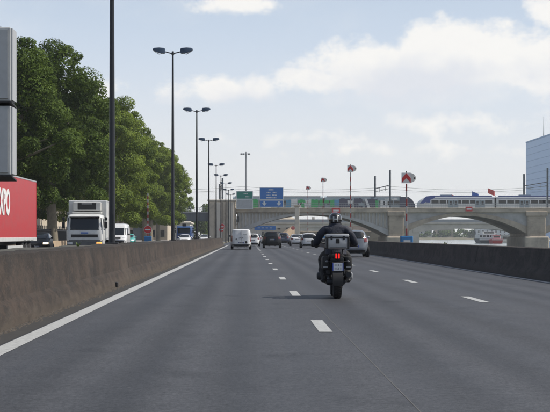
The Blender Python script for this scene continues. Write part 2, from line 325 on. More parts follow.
# ------------------------------------------------------------------ median wall (left) and river parapet (right)
def barrier_mat(name, top, base, streak):
    m, t, b = new_mat(name); N = t.nodes; L = t.links
    c = N.new('ShaderNodeTexCoord'); b.inputs['Roughness'].default_value = .9
    def noise(scale, st, det=7, ro=.65):
        mp = N.new('ShaderNodeMapping'); mp.inputs['Scale'].default_value = st; L.new(c.outputs['Object'], mp.inputs[0])
        n = N.new('ShaderNodeTexNoise'); n.inputs['Scale'].default_value = scale; n.inputs['Detail'].default_value = det; n.inputs['Roughness'].default_value = ro
        L.new(mp.outputs[0], n.inputs['Vector']); return n.outputs['Fac']
    def mr(f, a, b_, lo=0, hi=1):
        n = N.new('ShaderNodeMapRange'); n.inputs['From Min'].default_value = a; n.inputs['From Max'].default_value = b_; n.inputs['To Min'].default_value = lo; n.inputs['To Max'].default_value = hi
        L.new(f, n.inputs['Value']); return n.outputs[0]
    def mix(f, a, b_):
        n = N.new('ShaderNodeMix'); n.data_type = 'RGBA'; L.new(f, n.inputs['Factor'])
        for k, v in (('A', a), ('B', b_)):
            if isinstance(v, tuple): n.inputs[k].default_value = (*v, 1)
            else: L.new(v, n.inputs[k])
        return n.outputs['Result']
    sp = N.new('ShaderNodeSeparateXYZ'); L.new(c.outputs['Object'], sp.inputs[0])
    run = noise(1.6, (1, .8, .05)); spl = noise(5, (1, .35, 1)); big = noise(.10, (1, .5, .3)); gr = noise(22, (1, .6, 1)); blot = noise(1.7, (1, .5, 1.2), 9, .75); lite = noise(.55, (1, .4, .8), 8, .7)
    col = mix(mr(run, .38, .62), top, streak)
    col = mix(mr(blot, .47, .56, 0, .8), col, tuple(v*1.9 for v in top))
    col = mix(mr(lite, .55, .72, 0, .7), col, base)
    col = mix(mr(big, .42, .62, 0, .55), col, streak)
    ad = N.new('ShaderNodeMath'); ad.operation = 'MULTIPLY_ADD'; L.new(spl, ad.inputs[0]); ad.inputs[1].default_value = .55; L.new(sp.outputs['Z'], ad.inputs[2])
    col = mix(mr(ad.outputs[0], .52, .30, 0, .8), col, base)
    al = N.new('ShaderNodeMath'); al.operation = 'MULTIPLY_ADD'; L.new(blot, al.inputs[0]); al.inputs[1].default_value = .5; L.new(sp.outputs['Z'], al.inputs[2])
    col = mix(mr(al.outputs[0], 1.08, 1.26, 0, .75), col, tuple(v*.6 for v in streak))
    col = mix(mr(gr, .55, .62, 0, .6), col, tuple(v*2.4 for v in top))
    L.new(col, b.inputs['Base Color'])
    bp = N.new('ShaderNodeBump'); bp.inputs['Strength'].default_value = .9; bp.inputs['Distance'].default_value = .035; L.new(noise(9, (1, .8, 1), 9, .75), bp.inputs['Height']); L.new(bp.outputs[0], b.inputs['Normal'])
    return m
M['median'] = barrier_mat('median_concrete', (.026, .0175, .0125), (.072, .057, .043), (.011, .0083, .0068))
M['parapet'] = barrier_mat('parapet_concrete', (.034, .028, .025), (.07, .060, .052), (.019, .016, .0145))
M['median_top'] = mat('median_top', (.06, .058, .05), .95, 0, .35, 1.5, bump=.6, bscale=9, dirt=((.03, .035, .02), .6, .8))
def wall_run(prof, y0, y1, step, jit, seed):
    r = random.Random(seed); n = max(1, int((y1-y0)/step)); vs = []; fs = []; k = len(prof)
    for j in range(n+1):
        y = y0+(y1-y0)*j/n
        for i, (x, z) in enumerate(prof):
            a = jit if z > .05 else 0
            vs.append((x+r.uniform(-a, a), y, z+(r.uniform(-a, a) if z > .5 else 0)))
    for j in range(n):
        for i in range(k): fs.append((j*k+i, j*k+(i+1) % k, (j+1)*k+(i+1) % k, (j+1)*k+i))
    fs.append(tuple(range(k))); fs.append(tuple(n*k+i for i in range(k))[::-1])
    return MB().add(vs, fs)
M['grit'] = mat('grit', (.075, .064, .054), .95, 0, .4, 3)
mw = thing('median_wall', (0, 0, 0), 'long brown stained concrete median wall along the left white line', 'wall')
wall_run([(-3.13, -.02), (-3.14, .10), (-3.21, .30), (-3.27, .36), (-3.36, .96), (-3.40, .985), (-3.75, .985), (-3.75, -.02)], -12, 222, .45, .013, 1).build('road_face', 'median', mw, 35)
wall_run([(-5.45, -.02), (-5.38, .3), (-5.2, .90), (-4.9, .90), (-4.9, -.02)], -12, 222, 3, .006, 2).build('far_face', 'median', mw, 35)
wall_run([(-3.752, .3), (-3.752, .92), (-4.3, .91), (-4.898, .885), (-4.898, .3)], -12, 221.9, .5, .025, 3).build('soil_fill', 'median_top', mw, 40)
slab = MB().bbox(-.52, .52, -.9, .9, 0, .035, .01).mesh('cover_slab', 'median_top')
for i in range(40):
    o = bpy.data.objects.new('cover_slab', slab); COL.objects.link(o); o.parent = mw; o.location = (-4.32+rng.uniform(-.05, .05), 8+i*2.02, 0.915+rng.uniform(0, .015)); o.rotation_euler = (rng.uniform(-.01, .01), rng.uniform(-.015, .015), rng.uniform(-.03, .03))
MB().bbox(-3.19, -3.08, 40.2, 40.42, 0, .13, .02).build('drain_outlet', 'black_plastic', mw)
rb_ = MB(); r_ = random.Random(9)                     # grit and small stones along the wall foot
for i in range(2600):
    y = 7+80*(i/2600)**1.25; s_ = r_.uniform(.004, .013)*(1+y/60); x = -3.125+abs(r_.gauss(0, .075)); z = .003
    rb_.add([(x-s_, y-s_*r_.uniform(.6, 1.6), z), (x+s_, y-s_, z), (x+s_*.7, y+s_*1.3, z), (x-s_, y+s_, z), (x-s_*.4, y, z+s_*r_.uniform(.6, 1.2)), (x+s_*.4, y+s_*.3, z+s_*r_.uniform(.5, 1.1))], [(0, 1, 5, 4), (1, 2, 5), (2, 3, 4, 5), (3, 0, 4), (3, 2, 1, 0)])
tag(rb_.build('grit', 'grit', mw), kind='stuff')
# rounded end of the median
MB().prism([(-3.2, 222.02), (-4.0, 227), (-4.6, 228), (-5.2, 222.02)], -.02, .55, 'z').build('sloped_end', 'concrete_pale', mw)
pw = thing('river_parapet', (0, 0, 0), 'low dark concrete parapet wall between the right lane and the river', 'wall')
prof = [(8.18, -.02), (8.2, .16), (8.3, .30), (8.38, .86), (8.42, .885), (8.62, .885), (8.66, .86), (8.74, -.02)]
ys = [-12, 30.6, 62, 92.8, 125, 158, 190, 222, 262, 302, 342, 400]
for a, b_ in zip(ys, ys[1:]): wall_run(prof, a, b_-.05, 2, .004, int(b_)).build('parapet_section', 'parapet', pw, 35)
for a in ys[1:-1]: MB().prism([(p[0]+(.008 if p[0] < 8.5 else -.008), p[1]-.008) for p in prof], a-.05, a).build('joint_filler', 'concrete_pale' if a == 92.8 else 'concrete', pw)
# weeds at the parapet and on the median
M['weed'] = mat('weed_leaf', (.10, .15, .03), .8, 0, .3, 5)
def weed(x, y, z, h, n, label):
    mb = MB()
    for i in range(n):
        a = rng.uniform(0, 6.28); l = rng.uniform(.5, 1)*h; b_ = rng.uniform(.2, .7)
        p = Vector((math.cos(a)*b_*l, math.sin(a)*b_*l, l)); s = Vector((-math.sin(a), math.cos(a), 0))*l*.1
        q = p*.55+Vector((0, 0, .1*l)); mb.add([-s*.3, s*.3, q+s, p, q-s], [(0, 1, 2, 3, 4)])
    tag(mb.build('weed', 'weed', None, None, (x, y, z)), label, 'plant')
weed(8.95, 8.85*1700/191, -.03, 1.02, 40, 'yellow green weed poking above the dark river parapet')
weed(-3.9, 39, .94, .16, 26, 'low weed tuft on top of the median wall near the camera')

# ------------------------------------------------------------------ left verge: pavement, tan wall, railing
structure(MB().box(-30, -17.0, 20, 428, -.02, .13).build('pavement', 'pavement'))
for i in range(24):
    if i == 0: lw = thing('low_wall', (-17.55, 84, .13), 'low tan concrete wall beside the opposite carriageway under the plane trees', 'wall'); sec = MB().bbox(-.2, .2, 0, 5.15, 0, .65, .03).mesh('wall_block', 'tan_wall')
    o = bpy.data.objects.new('wall_block', sec); COL.objects.link(o); o.parent = lw; o.location = (0, i*5.2, 0)
fe = thing('railing_fence', (-18.6, 84, .13), 'tall dark picket railing behind the low tan wall', 'fence')
mb = MB()
for i in range(420): mb.box(-.02, .02, i*.3-.02, i*.3+.02, .05, 1.75)
tag(mb.build('pickets', 'dark_metal', fe), kind='stuff')
for z in (.2, 1.6): MB().box(-.03, .03, -.1, 126, z, z+.05).build('rail', 'dark_metal', fe)

# ------------------------------------------------------------------ plane trees
def leaf_mat(name, c0, c1):
    m, t, b = new_mat(name); N = t.nodes; L = t.links
    g = N.new('ShaderNodeNewGeometry'); c = N.new('ShaderNodeTexCoord'); n = N.new('ShaderNodeTexNoise'); n.inputs['Scale'].default_value = .35; n.inputs['Detail'].default_value = 4
    L.new(c.outputs['Object'], n.inputs['Vector'])
    ad = N.new('ShaderNodeMath'); ad.operation = 'MULTIPLY_ADD'; ad.use_clamp = True; L.new(g.outputs['Random Per Island'], ad.inputs[0]); ad.inputs[1].default_value = .4
    sb = N.new('ShaderNodeMapRange'); sb.inputs['From Min'].default_value = .35; sb.inputs['From Max'].default_value = .65; sb.inputs['To Max'].default_value = .5; L.new(n.outputs['Fac'], sb.inputs['Value']); L.new(sb.outputs[0], ad.inputs[2])
    r = N.new('ShaderNodeValToRGB'); r.color_ramp.elements[0].color = (*c0, 1); r.color_ramp.elements[1].color = (*c1, 1); L.new(ad.outputs[0], r.inputs[0])
    L.new(r.outputs[0], b.inputs['Base Color']); b.inputs['Roughness'].default_value = .7; b.inputs['Specular IOR Level'].default_value = .15
    tr = N.new('ShaderNodeBsdfTranslucent'); hs = N.new('ShaderNodeHueSaturation'); hs.inputs['Value'].default_value = 1.5; hs.inputs['Hue'].default_value = .49; L.new(r.outputs[0], hs.inputs['Color']); L.new(hs.outputs[0], tr.inputs[0])
    mx = N.new('ShaderNodeMixShader'); mx.inputs[0].default_value = .28; L.new(b.outputs[0], mx.inputs[1]); L.new(tr.outputs[0], mx.inputs[2]); L.new(mx.outputs[0], N['Material Output'].inputs['Surface'])
    return m
M['leaf'] = leaf_mat('plane_leaves', (.014, .032, .007), (.115, .175, .027)); M['leaf_sunlit'] = leaf_mat('plane_leaves_sunlit', (.03, .06, .010), (.22, .29, .04))  # farther trees: yellower leaf tone, their sunlit brightness put into the colour
def leaf_mesh(name, centers, radii, per, size, seed):
    g = np.random.default_rng(seed); cs = np.array(centers); rs = np.array(radii)
    cnt = np.maximum(30, per*np.minimum(1.6, (rs/rs.mean())**2)).astype(int); k = np.repeat(np.arange(len(cs)), cnt); n = len(k)
    d = g.normal(size=(n, 3)); d /= np.linalg.norm(d, axis=1)[:, None]
    p = cs[k]+d*(rs[k]*g.uniform(.2, 1.0, n)**.4)[:, None]*np.array([1, 1, .75])
    nn = d*.9+g.normal(size=(n, 3))*.45+np.array([.1, 0, .5]); nn /= np.linalg.norm(nn, axis=1)[:, None]
    u = np.cross(nn, g.normal(size=(n, 3))); u /= np.linalg.norm(u, axis=1)[:, None]; w = np.cross(nn, u)
    sz = (size*g.uniform(.6, 1.35, n))[:, None]
    v = np.stack([p-u*sz, p-w*sz*.62+nn*sz*.12, p+u*sz, p+w*sz*.62+nn*sz*.12], 1).reshape(-1, 3)
    me = bpy.data.meshes.new(name); me.vertices.add(n*4); me.vertices.foreach_set('co', v.ravel())
    me.loops.add(n*4); me.loops.foreach_set('vertex_index', np.arange(n*4)); me.polygons.add(n)
    me.polygons.foreach_set('loop_start', np.arange(n)*4); me.update(calc_edges=True); me.materials.append(M['leaf']); return me
def tree_proto(seed, H=20.0, R=6.4):
    r = random.Random(seed); cen = []; rad = []
    for _ in range(9000):
        if len(cen) >= 150: break
        x, y, z = r.uniform(-1, 1), r.uniform(-1, 1), r.uniform(-1, 1)
        q = math.sqrt(x*x+y*y+z*z); out = len(cen) >= 122
        if (q > 1 or q < .5) if not out else (q > 1.07 or q < .96): continue
        an = math.atan2(y, x)
        fl = 1.0+.2*math.sin(2*an+seed)+.12*math.sin(5*an+seed*3)+.15*math.sin(4*z+seed*2)
        taper = 1-.45*max(0, min(z, 1))**1.5
        c = (x*R*fl*taper*.95, y*R*fl*taper*.95, H*.60+z*H*.36)
        if out and min((c[0]-d[0])**2+(c[1]-d[1])**2+(c[2]-d[2])**2 for d in cen) > 2.9: continue
        if any((c[0]-d[0])**2+(c[1]-d[1])**2+(c[2]-d[2])**2 < 1.5 for d in cen): continue
        cen.append(c); rad.append(r.uniform(.45, .8) if out else r.choice((.6, .8, 1.0, 1.2, 1.5, 1.9)))
    for i in range(9):                            # low hanging limbs
        a = r.uniform(0, 6.28); cen.append((math.cos(a)*R*.75, math.sin(a)*R*.75, H*r.uniform(.17, .26))); rad.append(r.uniform(.9, 1.4))
    crown = leaf_mesh('crown', cen, rad, 620, .125, seed)
    tb = MB(); top = Vector((r.uniform(-.4, .4), r.uniform(-.4, .4), H*.33))
    tb.tube([(0, 0, -.2), (0, 0, .3), (top.x*.3, top.y*.3, H*.15), top], [.62, .46, .38, .33], 10)
    for i in range(12):
        c = Vector(cen[i*8]); md = (top+c)/2+Vector((r.uniform(-.6, .6), r.uniform(-.6, .6), r.uniform(.2, 1)))
        tb.tube([top-Vector((0, 0, .3+.15*i)), (top+md)/2+Vector((0, 0, .3)), md, c], [.22, .16, .11, .04], 6)
    return crown, tb.mesh('trunk', 'bark', 60)
protos = [tree_proto(s) for s in (3, 8, 21, 34)]
ordn = ['nearest', 'second', 'third', 'fourth', 'fifth', 'sixth', 'seventh', 'eighth', 'ninth', 'tenth', 'eleventh']
TR = [(-23.5, 112, 19, 0), (-20.5, 137, 18.3, 1), (-18.4, 161, 20.2, 2), (-20.6, 178, 18, 3), (-19.4, 222, 20, 0), (-18.8, 243, 21.4, 1), (-20, 268, 19.5, 3), (-19.6, 322, 21, 2), (-19.8, 346, 21.5, 0), (-19.8, 374, 21, 1)]
for i, (x, y, h, k) in enumerate(TR):
    w = ordn[i]+' leafy green plane tree' if i == 0 else ordn[i]+' nearest leafy green plane tree'
    t = thing('plane_tree', (x, y, .1), w+' of the roadside row on the left', 'tree', 'plane trees along the opposite carriageway', rng.uniform(0, 6.28))
    t.scale = (h/20*rng.uniform(.94, 1.04),)*2+(h/20,)
    for nm, me in (('crown', protos[k][0]), ('trunk', protos[k][1])):
        o = bpy.data.objects.new(nm, me); COL.objects.link(o); o.parent = t
        if nm == 'crown' and i >= 4: o.material_slots[0].link = 'OBJECT'; o.material_slots[0].material = M['leaf_sunlit']
# far woods read as one mass
g = random.Random(5)
def wood(name, label, x0, x1, y, dy, h, n, per, size, rad):
    c = [(g.uniform(x0, x1), y+g.uniform(0, dy), g.uniform(.05, 1)*h*(.75+.25*math.sin(i*1.7))) for i in range(n)]
    o = bpy.data.objects.new(name, leaf_mesh(name, c, [g.uniform(.6, 1)*rad for _ in c], per, size, 77+n)); COL.objects.link(o); tag(o, label, 'trees', None, 'stuff')
wood('distant_trees', 'hazy green belt of trees beyond the low dark railway girder', -75, -12, 610, 40, 13, 150, 160, .5, 3.2)
wood('riverbank_trees', 'far dark green trees along the bank behind the boat', 100, 330, 1432, 30, 6.5, 260, 70, .9, 3.4)

# ------------------------------------------------------------------ railway viaduct
BY0, BY1 = 430.0, 457.0
def bx(px): return PX(px, BY0)
def bz(py): return PZ(py, BY0)
vd = thing('railway_viaduct', (37, 443, -5), 'long stone and steel railway viaduct with two arches crossing the road and river', 'bridge')
def part(mb, name, m, parent=vd, smooth=None):
    o = mb.build(name, m, None, smooth)
    o.parent = parent
    o.matrix_parent_inverse = Matrix.Translation(-(Vector(parent.location)+(Vector(parent.parent.location) if parent.parent else Vector())))
    return o
def arch_z(x, x0, x1, zs, zc, p=2.0):
    u = (2*(x-x0)/(x1-x0)-1); return zs+(zc-zs)*(1-abs(u)**p)
def arch_body(x0, x1, zs, zc, ztop, y0, y1, n=40, lift=0.0):
    mb = MB(); vs = []; fs = []
    for i in range(n+1):
        x = x0+(x1-x0)*i/n; z = min(arch_z(x, x0, x1, zs, zc)+lift, ztop-.05)
        vs += [(x, y0, z), (x, y0, ztop), (x, y1, z), (x, y1, ztop)]
    for i in range(n):
        a, b = i*4, i*4+4
        fs += [(a, b, b+1, a+1), (a+2, a+3, b+3, b+2), (a, a+2, b+2, b), (a+1, b+1, b+3, a+3)]
    fs += [(0, 1, 3, 2), (n*4, n*4+2, n*4+3, n*4+1)]
    return mb.add(vs, fs)
def arch_ring(x0, x1, zs, zc, t0, t1, y0, y1, n=40):
    vs = []; fs = []
    for i in range(n+1):
        x = x0+(x1-x0)*i/n; u = abs(2*i/n-1); z = arch_z(x, x0, x1, zs, zc); t = t1+(t0-t1)*u**2
        vs += [(x, y0, z), (x, y0, z+t), (x, y1, z+t), (x, y1, z)]
    for i in range(n):
        a, b = i*4, i*4+4
        for k in range(4): fs.append((a+k, a+(k+1) % 4, b+(k+1) % 4, b+k))
    fs += [(0, 1, 2, 3), (n*4, n*4+3, n*4+2, n*4+1)]
    return MB().add(vs, fs)
ZT, ZC = bz(212.5), bz(207.8)              # underside of the deck edge, top of the deck edge
XL0, XL1 = bx(237), bx(388.5); XR0, XR1 = bx(403.5), bx(527)
zsL, zcL = bz(236), bz(214.5); zsR, zcR = bz(234), bz(215.8)
# road span in pale steel: ring, set-back web and upright stiffeners
part(arch_ring(XL0, XL1, zsL, zcL, 1.5, .55, BY0, BY0+.8), 'steel_arch', 'steel_grey', smooth=30)
part(arch_ring(XL0, XL1, zsL, zcL, 1.5, .55, BY1-.8, BY1), 'steel_arch', 'steel_grey', smooth=30)
part(arch_ring(XL0, XL1, zsL+.05, zcL+.05, .4, .4, BY0+.8, BY1-.8), 'arch_soffit', 'concrete', smooth=30)
part(arch_body(XL0, XL1, zsL, zcL, ZT, BY0+.35, BY0+.7, lift=.4), 'spandrel_web', 'concrete_pale')
nst = 44
stif = None
for i in range(nst):
    x = XL0+(XL1-XL0)*(i+.5)/nst; z = arch_z(x, XL0, XL1, zsL, zcL)+1.5*abs(2*(i+.5)/nst-1)**2+.2
    if z < ZT-.25: part(MB().box(x-.16, x+.16, BY0+.08, BY0+.36, z, ZT), 'stiffener', 'steel_grey')
# river span in stone
part(arch_ring(XR0, XR1, zsR, zcR, 1.9, .75, BY0-.15, BY1, 48), 'stone_arch', 'stone_tan', smooth=30)
part(arch_body(XR0, XR1, zsR, zcR, ZT, BY0+.2, BY1-.2, lift=.3), 'spandrel_wall', 'steel_grey')
part(arch_ring(bx(545), bx(690), zsR, zcR, 1.9, .75, BY0-.15, BY1, 48), 'stone_arch', 'stone_tan', smooth=30)
part(arch_body(bx(545), bx(690), zsR, zcR, ZT, BY0+.2, BY1-.2, lift=.3), 'spandrel_wall', 'steel_grey')
# piers with cap, shaft, foot
def pier(x0, x1, zb=-5.0):
    p = MB(); xm = (x0+x1)/2; w = (x1-x0)/2
    p.bbox(xm-w*.86, xm+w*.86, BY0-1.0, BY1+1, zb, bz(216), .25)
    o = part(p, 'pier', 'stone_tan')
    part(MB().bbox(xm-w*1.15, xm+w*1.15, BY0-1.6, BY1+1.5, zb, bz(236.5), .3), 'pier_foot', 'concrete', o if False else vd)
    part(MB().bbox(xm-w, xm+w, BY0-1.3, BY1+1.2, bz(216), bz(211.5), .1), 'pier_cap', 'stone_tan')
    for k in range(5): part(MB().box(xm-w*.87, xm+w*.87, BY0-1.06, BY0-1.0, bz(233)+k*.95, bz(233)+k*.95+.06), 'stone_course', 'concrete')
pier(XL1-.3, XR0+.3); pier(XR1-.4, bx(545)+.4)
# abutment tower between the carriageways
ax0, ax1 = bx(208.5), bx(235.5)
part(MB().bbox(ax0, ax1, BY0-1.5, BY1, -.1, bz(201), .12), 'abutment', 'concrete')
part(MB().bbox(ax0-.25, ax1+.25, BY0-1.8, BY1, bz(201), bz(199.6), .08), 'abutment_cap', 'concrete_pale')
for i, (p0, p1) in enumerate(((210, 214), (216.5, 220.5), (223, 226), (229, 233.5))):
    part(MB().bbox(bx(p0), bx(p1), BY0-1.85, BY0-1.5, -.1, bz(202.5), .05), 'pilaster', ('concrete', 'concrete_pale', 'stone_tan', 'concrete_pale')[i])
part(MB().box(bx(236.5), bx(239), BY0-.6, BY0+.2, bz(222), bz(216.5)), 'recess_shade', 'dark_metal')  # solid dark box stands in for the shade of a recess
# deck and parapet over the arches
part(MB().box(ax1, bx(700), BY0-.3, BY1+.3, ZT, ZC-1.0), 'deck_slab', 'concrete')
part(MB().bbox(ax1, bx(700), BY0-.7, BY0-.302, ZT-.01, ZC, .1), 'deck_edge', 'concrete')
part(MB().bbox(ax1, bx(700), BY1+.302, BY1+.7, ZT-.01, ZC, .1), 'deck_edge', 'concrete')
part(MB().box(ax1, bx(700), BY0-.75, BY0-.68, ZC-.30, ZC-.18), 'string_course', 'stone_tan')
DECK = ZC-1.0
rl = MB()
for i in range(int((bx(700)-ax1)/.55)): rl.box(ax1+.3+i*.55-.014, ax1+.3+i*.55+.014, BY0-.5, BY0-.47, ZC, ZC+1.05)
tag(part(rl, 'balusters', 'galv'), kind='stuff')
for z in (.55, 1.05): part(MB().box(ax1, bx(700), BY0-.52, BY0-.42, ZC+z, ZC+z+.07), 'handrail', 'galv')
part(MB().box(ax1, bx(700), BY0-.28, BY0+.1, DECK+.01, DECK+.5), 'cable_trough', 'concrete')
part(MB().box(ax1, bx(700), BY0+.5, BY1-.5, DECK, DECK+.12), 'ballast', 'ground')
for yy in (439.2, 440.7, 446.2, 447.7): part(MB().box(ax1, bx(700), yy-.04, yy+.04, DECK+.12, DECK+.28), 'rail', 'dark_metal')

# low girder over the opposite carriageway
gd = thing('girder_bridge', (-20, 440, 0), 'low dark steel girder bridge over the opposite carriageway left of the concrete tower', 'bridge')
gx0 = PX(30, 430); gt, gb = bz(212.6), bz(220.8)
part(MB().box(gx0, ax0-.02, BY0, BY0+.5, gb, gt), 'girder', 'steel_dark', gd)
part(MB().box(gx0, ax0-.02, BY1-6, BY1-5.5, gb, gt), 'girder', 'steel_dark', gd)
part(MB().box(gx0, ax0-.02, BY0-.25, BY0+.7, gt, gt+.22), 'top_flange', 'steel_grey', gd)
part(MB().box(gx0, ax0-.02, BY0-.25, BY0+.7, gb-.12, gb), 'bottom_flange', 'steel_dark', gd)
part(MB().box(gx0, ax0-.02, BY0+.7, BY1-6, gb+.6, gb+1.0), 'deck', 'concrete', gd)
for i in range(26):
    x = gx0+(ax0-gx0)*(i+.5)/26; part(MB().box(x-.09, x+.09, BY0-.2, BY0, gb, gt), 'stiffener', 'steel_dark', gd)
mb = MB()
for i in range(110):
    x = gx0+(ax0-gx0)*(i+.5)/110; mb.box(x-.025, x+.025, BY0-.1, BY0-.05, gt+.22, gt+1.35)
tag(part(mb, 'balusters', 'galv', gd), kind='stuff')
for z in (.75, 1.3): part(MB().box(gx0, ax0, BY0-.12, BY0-.04, gt+z, gt+z+.06), 'handrail', 'galv', gd)
for p0, p1 in ((133, 140.5), (60, 66)): part(MB().bbox(PX(p0, 431), PX(p1, 431), BY0+.2, BY1-6, 0, gb-.12, .1), 'pier', 'steel_dark', gd)

# ------------------------------------------------------------------ catenary masts, wires, navigation boards, flags
def mast_pair(p0, p1, top, bar, label):
    Y = 436.; t = thing('catenary_mast', (PX((p0+p1)/2, Y), Y, DECK+.1), label, 'mast', 'railway catenary masts on the viaduct')
    def P(px, y=0): return PX(px, Y)-t.location.x
    for px, dy, tp in ((p0, 14, top+6), (p1, 0, top)):
        s = (Y+dy)/Y; h = PZ(tp, Y+dy)-t.location.z
        x = P(px)*1+((px-VPX)*dy/F_PX)
        MB().box(x-.22, x+.22, dy-.2, dy+.2, 0, h).build('post', 'steel_dark', t)
        for k in range(6): MB().box(x-.26, x+.26, dy-.24, dy+.24, h*(k+.5)/6, h*(k+.5)/6+.08).build('batten', 'steel_dark', t)
    x0, x1 = P(p0)+((p0-VPX)*14/F_PX), P(p1); z = PZ(bar, Y)-t.location.z
    MB().tube([(x0, 14, z-.6), (x1, 0, z)], .11, 6).build('cross_beam', 'steel_dark', t)
    MB().tube([(x0, 14, z-1.4), (x1, 0, z-.9)], .06, 6).build('cross_beam', 'steel_dark', t)
    for f in (.3, .7):
        c = Vector((x0, 14, z-.6)).lerp(Vector((x1, 0, z)), f); MB().tube([c, c-Vector((0, 0, 1.2))], .07, 6).build('insulator', 'galv', t)
mast_pair(375, 390, 170, 185, 'pair of dark catenary masts with a crossbeam above the middle pier')
mast_pair(524, 547.5, 168, 182, 'pair of dark catenary masts with a crossbeam in front of the glass tower')
mast_pair(219.5, 222.5, 178, 184, 'narrow pair of dark catenary masts above the concrete abutment tower')
for i, (py, Y, lb) in enumerate(((186.5, 438, 'upper overhead wire above the nearer railway track'), (191, 438.2, 'lower overhead wire above the nearer railway track'),
                                 (189, 448, 'upper overhead wire above the farther railway track'), (193, 448.2, 'lower overhead wire above the farther railway track'))):
    a, b = -40, bx(700); pts = []
    z = PZ(py, Y)
    for k in range(41):
        u = k/40; s = (k % 10)/10; pts.append((a+(b-a)*u, Y, z-(1.0*4*s*(1-s) if i % 2 == 0 else 0)*.9))
    tag(MB().tube(pts, .032, 5).build('overhead_wire', 'steel_dark'), lb, 'wire', 'overhead railway wires')
def nav_board(px, py, w, h, label):
    Y = BY0-.95; t = thing('navigation_board', (PX(px, Y), Y, PZ(py, Y)), label, 'sign', 'red and white boards on the viaduct parapet')
    MB().bbox(-w/2, w/2, -.03, .03, -h/2, h/2, .01).build('panel', 'sign_red', t)
    MB().box(-w*.36, w*.36, -.05, -.032, -h*.16, h*.16).build('white_bar', 'sign_white', t)
    for s in (-1, 1): MB().tube([(s*w*.3, .04, 0), (s*w*.3, .3, 0)], .04, 6).build('bracket', 'galv', t)
nav_board(336, 210.6, 2.0, 1.35, 'red board with white bar on the viaduct above the motorcyclist')
nav_board(469, 209, 1.7, 1.2, 'small red board with white bar on the viaduct parapet below the blue train')
def flag(px, py, Y, m, label, h0=6.5):
    zt = PZ(py, Y); t = thing('flagpole', (PX(px, Y), Y, h0), label, 'flag', 'flags flying beyond the viaduct')
    MB().tube([(0, 0, 0), (0, 0, zt-h0)], [.07, .04], 6).build('pole', 'galv', t)
    mb = MB(); vs = []; fs = []
    for i in range(9):
        u = i/8; a = math.sin(u*6)*.25*u
        vs += [(u*2.3, a, zt-h0-.1-u*.9), (u*2.3, a+.05, zt-h0-1.8-u*1.0)]
    for i in range(8): fs.append((2*i, 2*i+2, 2*i+3, 2*i+1))
    mb.add(vs, fs).build('cloth', m, t, 60)

# ------------------------------------------------------------------ second bridge, far bank, tower
FB = 585.0
rb = thing('road_bridge', (60, FB, -5), 'pale concrete road bridge seen low beneath the railway viaduct', 'bridge')
fx0, fx1 = PX(236, FB), PX(640, FB)
part(arch_body(PX(413, FB), PX(525, FB), PZ(233, FB), PZ(228.5, FB), PZ(224, FB), FB, FB+14), 'river_span', 'concrete_pale', rb, 30)
part(arch_body(PX(527, FB), PX(640, FB), PZ(233, FB), PZ(228.5, FB), PZ(224, FB), FB, FB+14), 'river_span', 'concrete_pale', rb, 30)
part(arch_body(PX(262, FB), PX(410, FB), PZ(230, FB), PZ(225.5, FB), PZ(222.6, FB), FB, FB+14), 'road_span', 'concrete_pale', rb, 30)
part(MB().box(PX(236, FB), fx1, FB-.5, FB+14.5, PZ(224, FB)+.01, PZ(222.3, FB)), 'deck', 'concrete_pale', rb)
part(MB().box(PX(236, FB), fx1, FB-.45, FB-.3, PZ(222.3, FB), PZ(219.4, FB)), 'parapet', 'galv', rb)
for p0, p1 in ((408.5, 419.5), (520, 530), (236, 262)): part(MB().bbox(PX(p0, FB), PX(p1, FB), FB+.2, FB+13.8, -5, PZ(224, FB), .2), 'pier', 'concrete_pale', rb)
for f in ((451, 194, FB+3, 'flag_red', 'red flag above the nose of the blue train'), (472, 191, FB+3, 'flag_blue', 'blue flag above the blue train'), (488, 188, FB+3, 'flag_red', 'red flag nearest the glass tower above the blue train')): flag(*f, h0=PZ(222.3, FB))

def glass_tower_mat():
    m, t, b = new_mat('curtain_wall'); N = t.nodes; L = t.links
    c = N.new('ShaderNodeTexCoord'); n = N.new('ShaderNodeTexNoise'); n.inputs['Scale'].default_value = .12; n.inputs['Detail'].default_value = 3; L.new(c.outputs['Object'], n.inputs['Vector'])
    r = N.new('ShaderNodeMix'); r.data_type = 'RGBA'; L.new(n.outputs['Fac'], r.inputs['Factor']); r.inputs['A'].default_value = (.17, .38, .66, 1); r.inputs['B'].default_value = (.25, .49, .80, 1)
    L.new(r.outputs['Result'], b.inputs['Base Color']); b.inputs['Roughness'].default_value = .35; b.inputs['Specular IOR Level'].default_value = .25
    return m
M['curtain'] = glass_tower_mat(); M['mullion'] = mat('mullion', (.15, .33, .58), .5, 0)
gt_ = thing('glass_tower', (182, 960, 0), 'tall pale blue glass office tower rising behind the train at the right edge', 'building')
TX0, TX1, TY0, TY1, TH = -18, 22, -48, 42, PZ(143, 1000)
MB().box(TX0, TX1, TY0, TY1, -.03, TH).build('core', 'mullion', gt_)
pn = MB().box(-.06, .06, -1.47, 1.47, .12, 3.5).mesh('glass_panel', 'curtain'); nf = 15; fh = TH/nf
for j in range(6, nf):
    for i in range(30):
        o = bpy.data.objects.new('glass_panel', pn); COL.objects.link(o); o.parent = gt_; o.location = (TX0-.07, TY0+1.5+3*i, j*fh+.05); o.scale = (1, 1, fh/3.6)
mb = MB()
for j in range(nf):
    for i in range(13): mb.box(TX0+.15+i*3.07, TX0+3.0+i*3.07, TY0-.12, TY0-.01, j*fh+.25, j*fh+fh-.2)
    if j < 6: mb.box(TX0-.12, TX0-.01, TY0+.2, TY1-.2, j*fh+.25, j*fh+fh-.2)
tag(mb.build('lower_and_front_glazing', 'curtain', gt_), kind='stuff')
MB().box(TX0-.3, TX1+.3, TY0-.3, TY1+.3, TH, TH+.8).build('roof_edge', 'mullion', gt_)
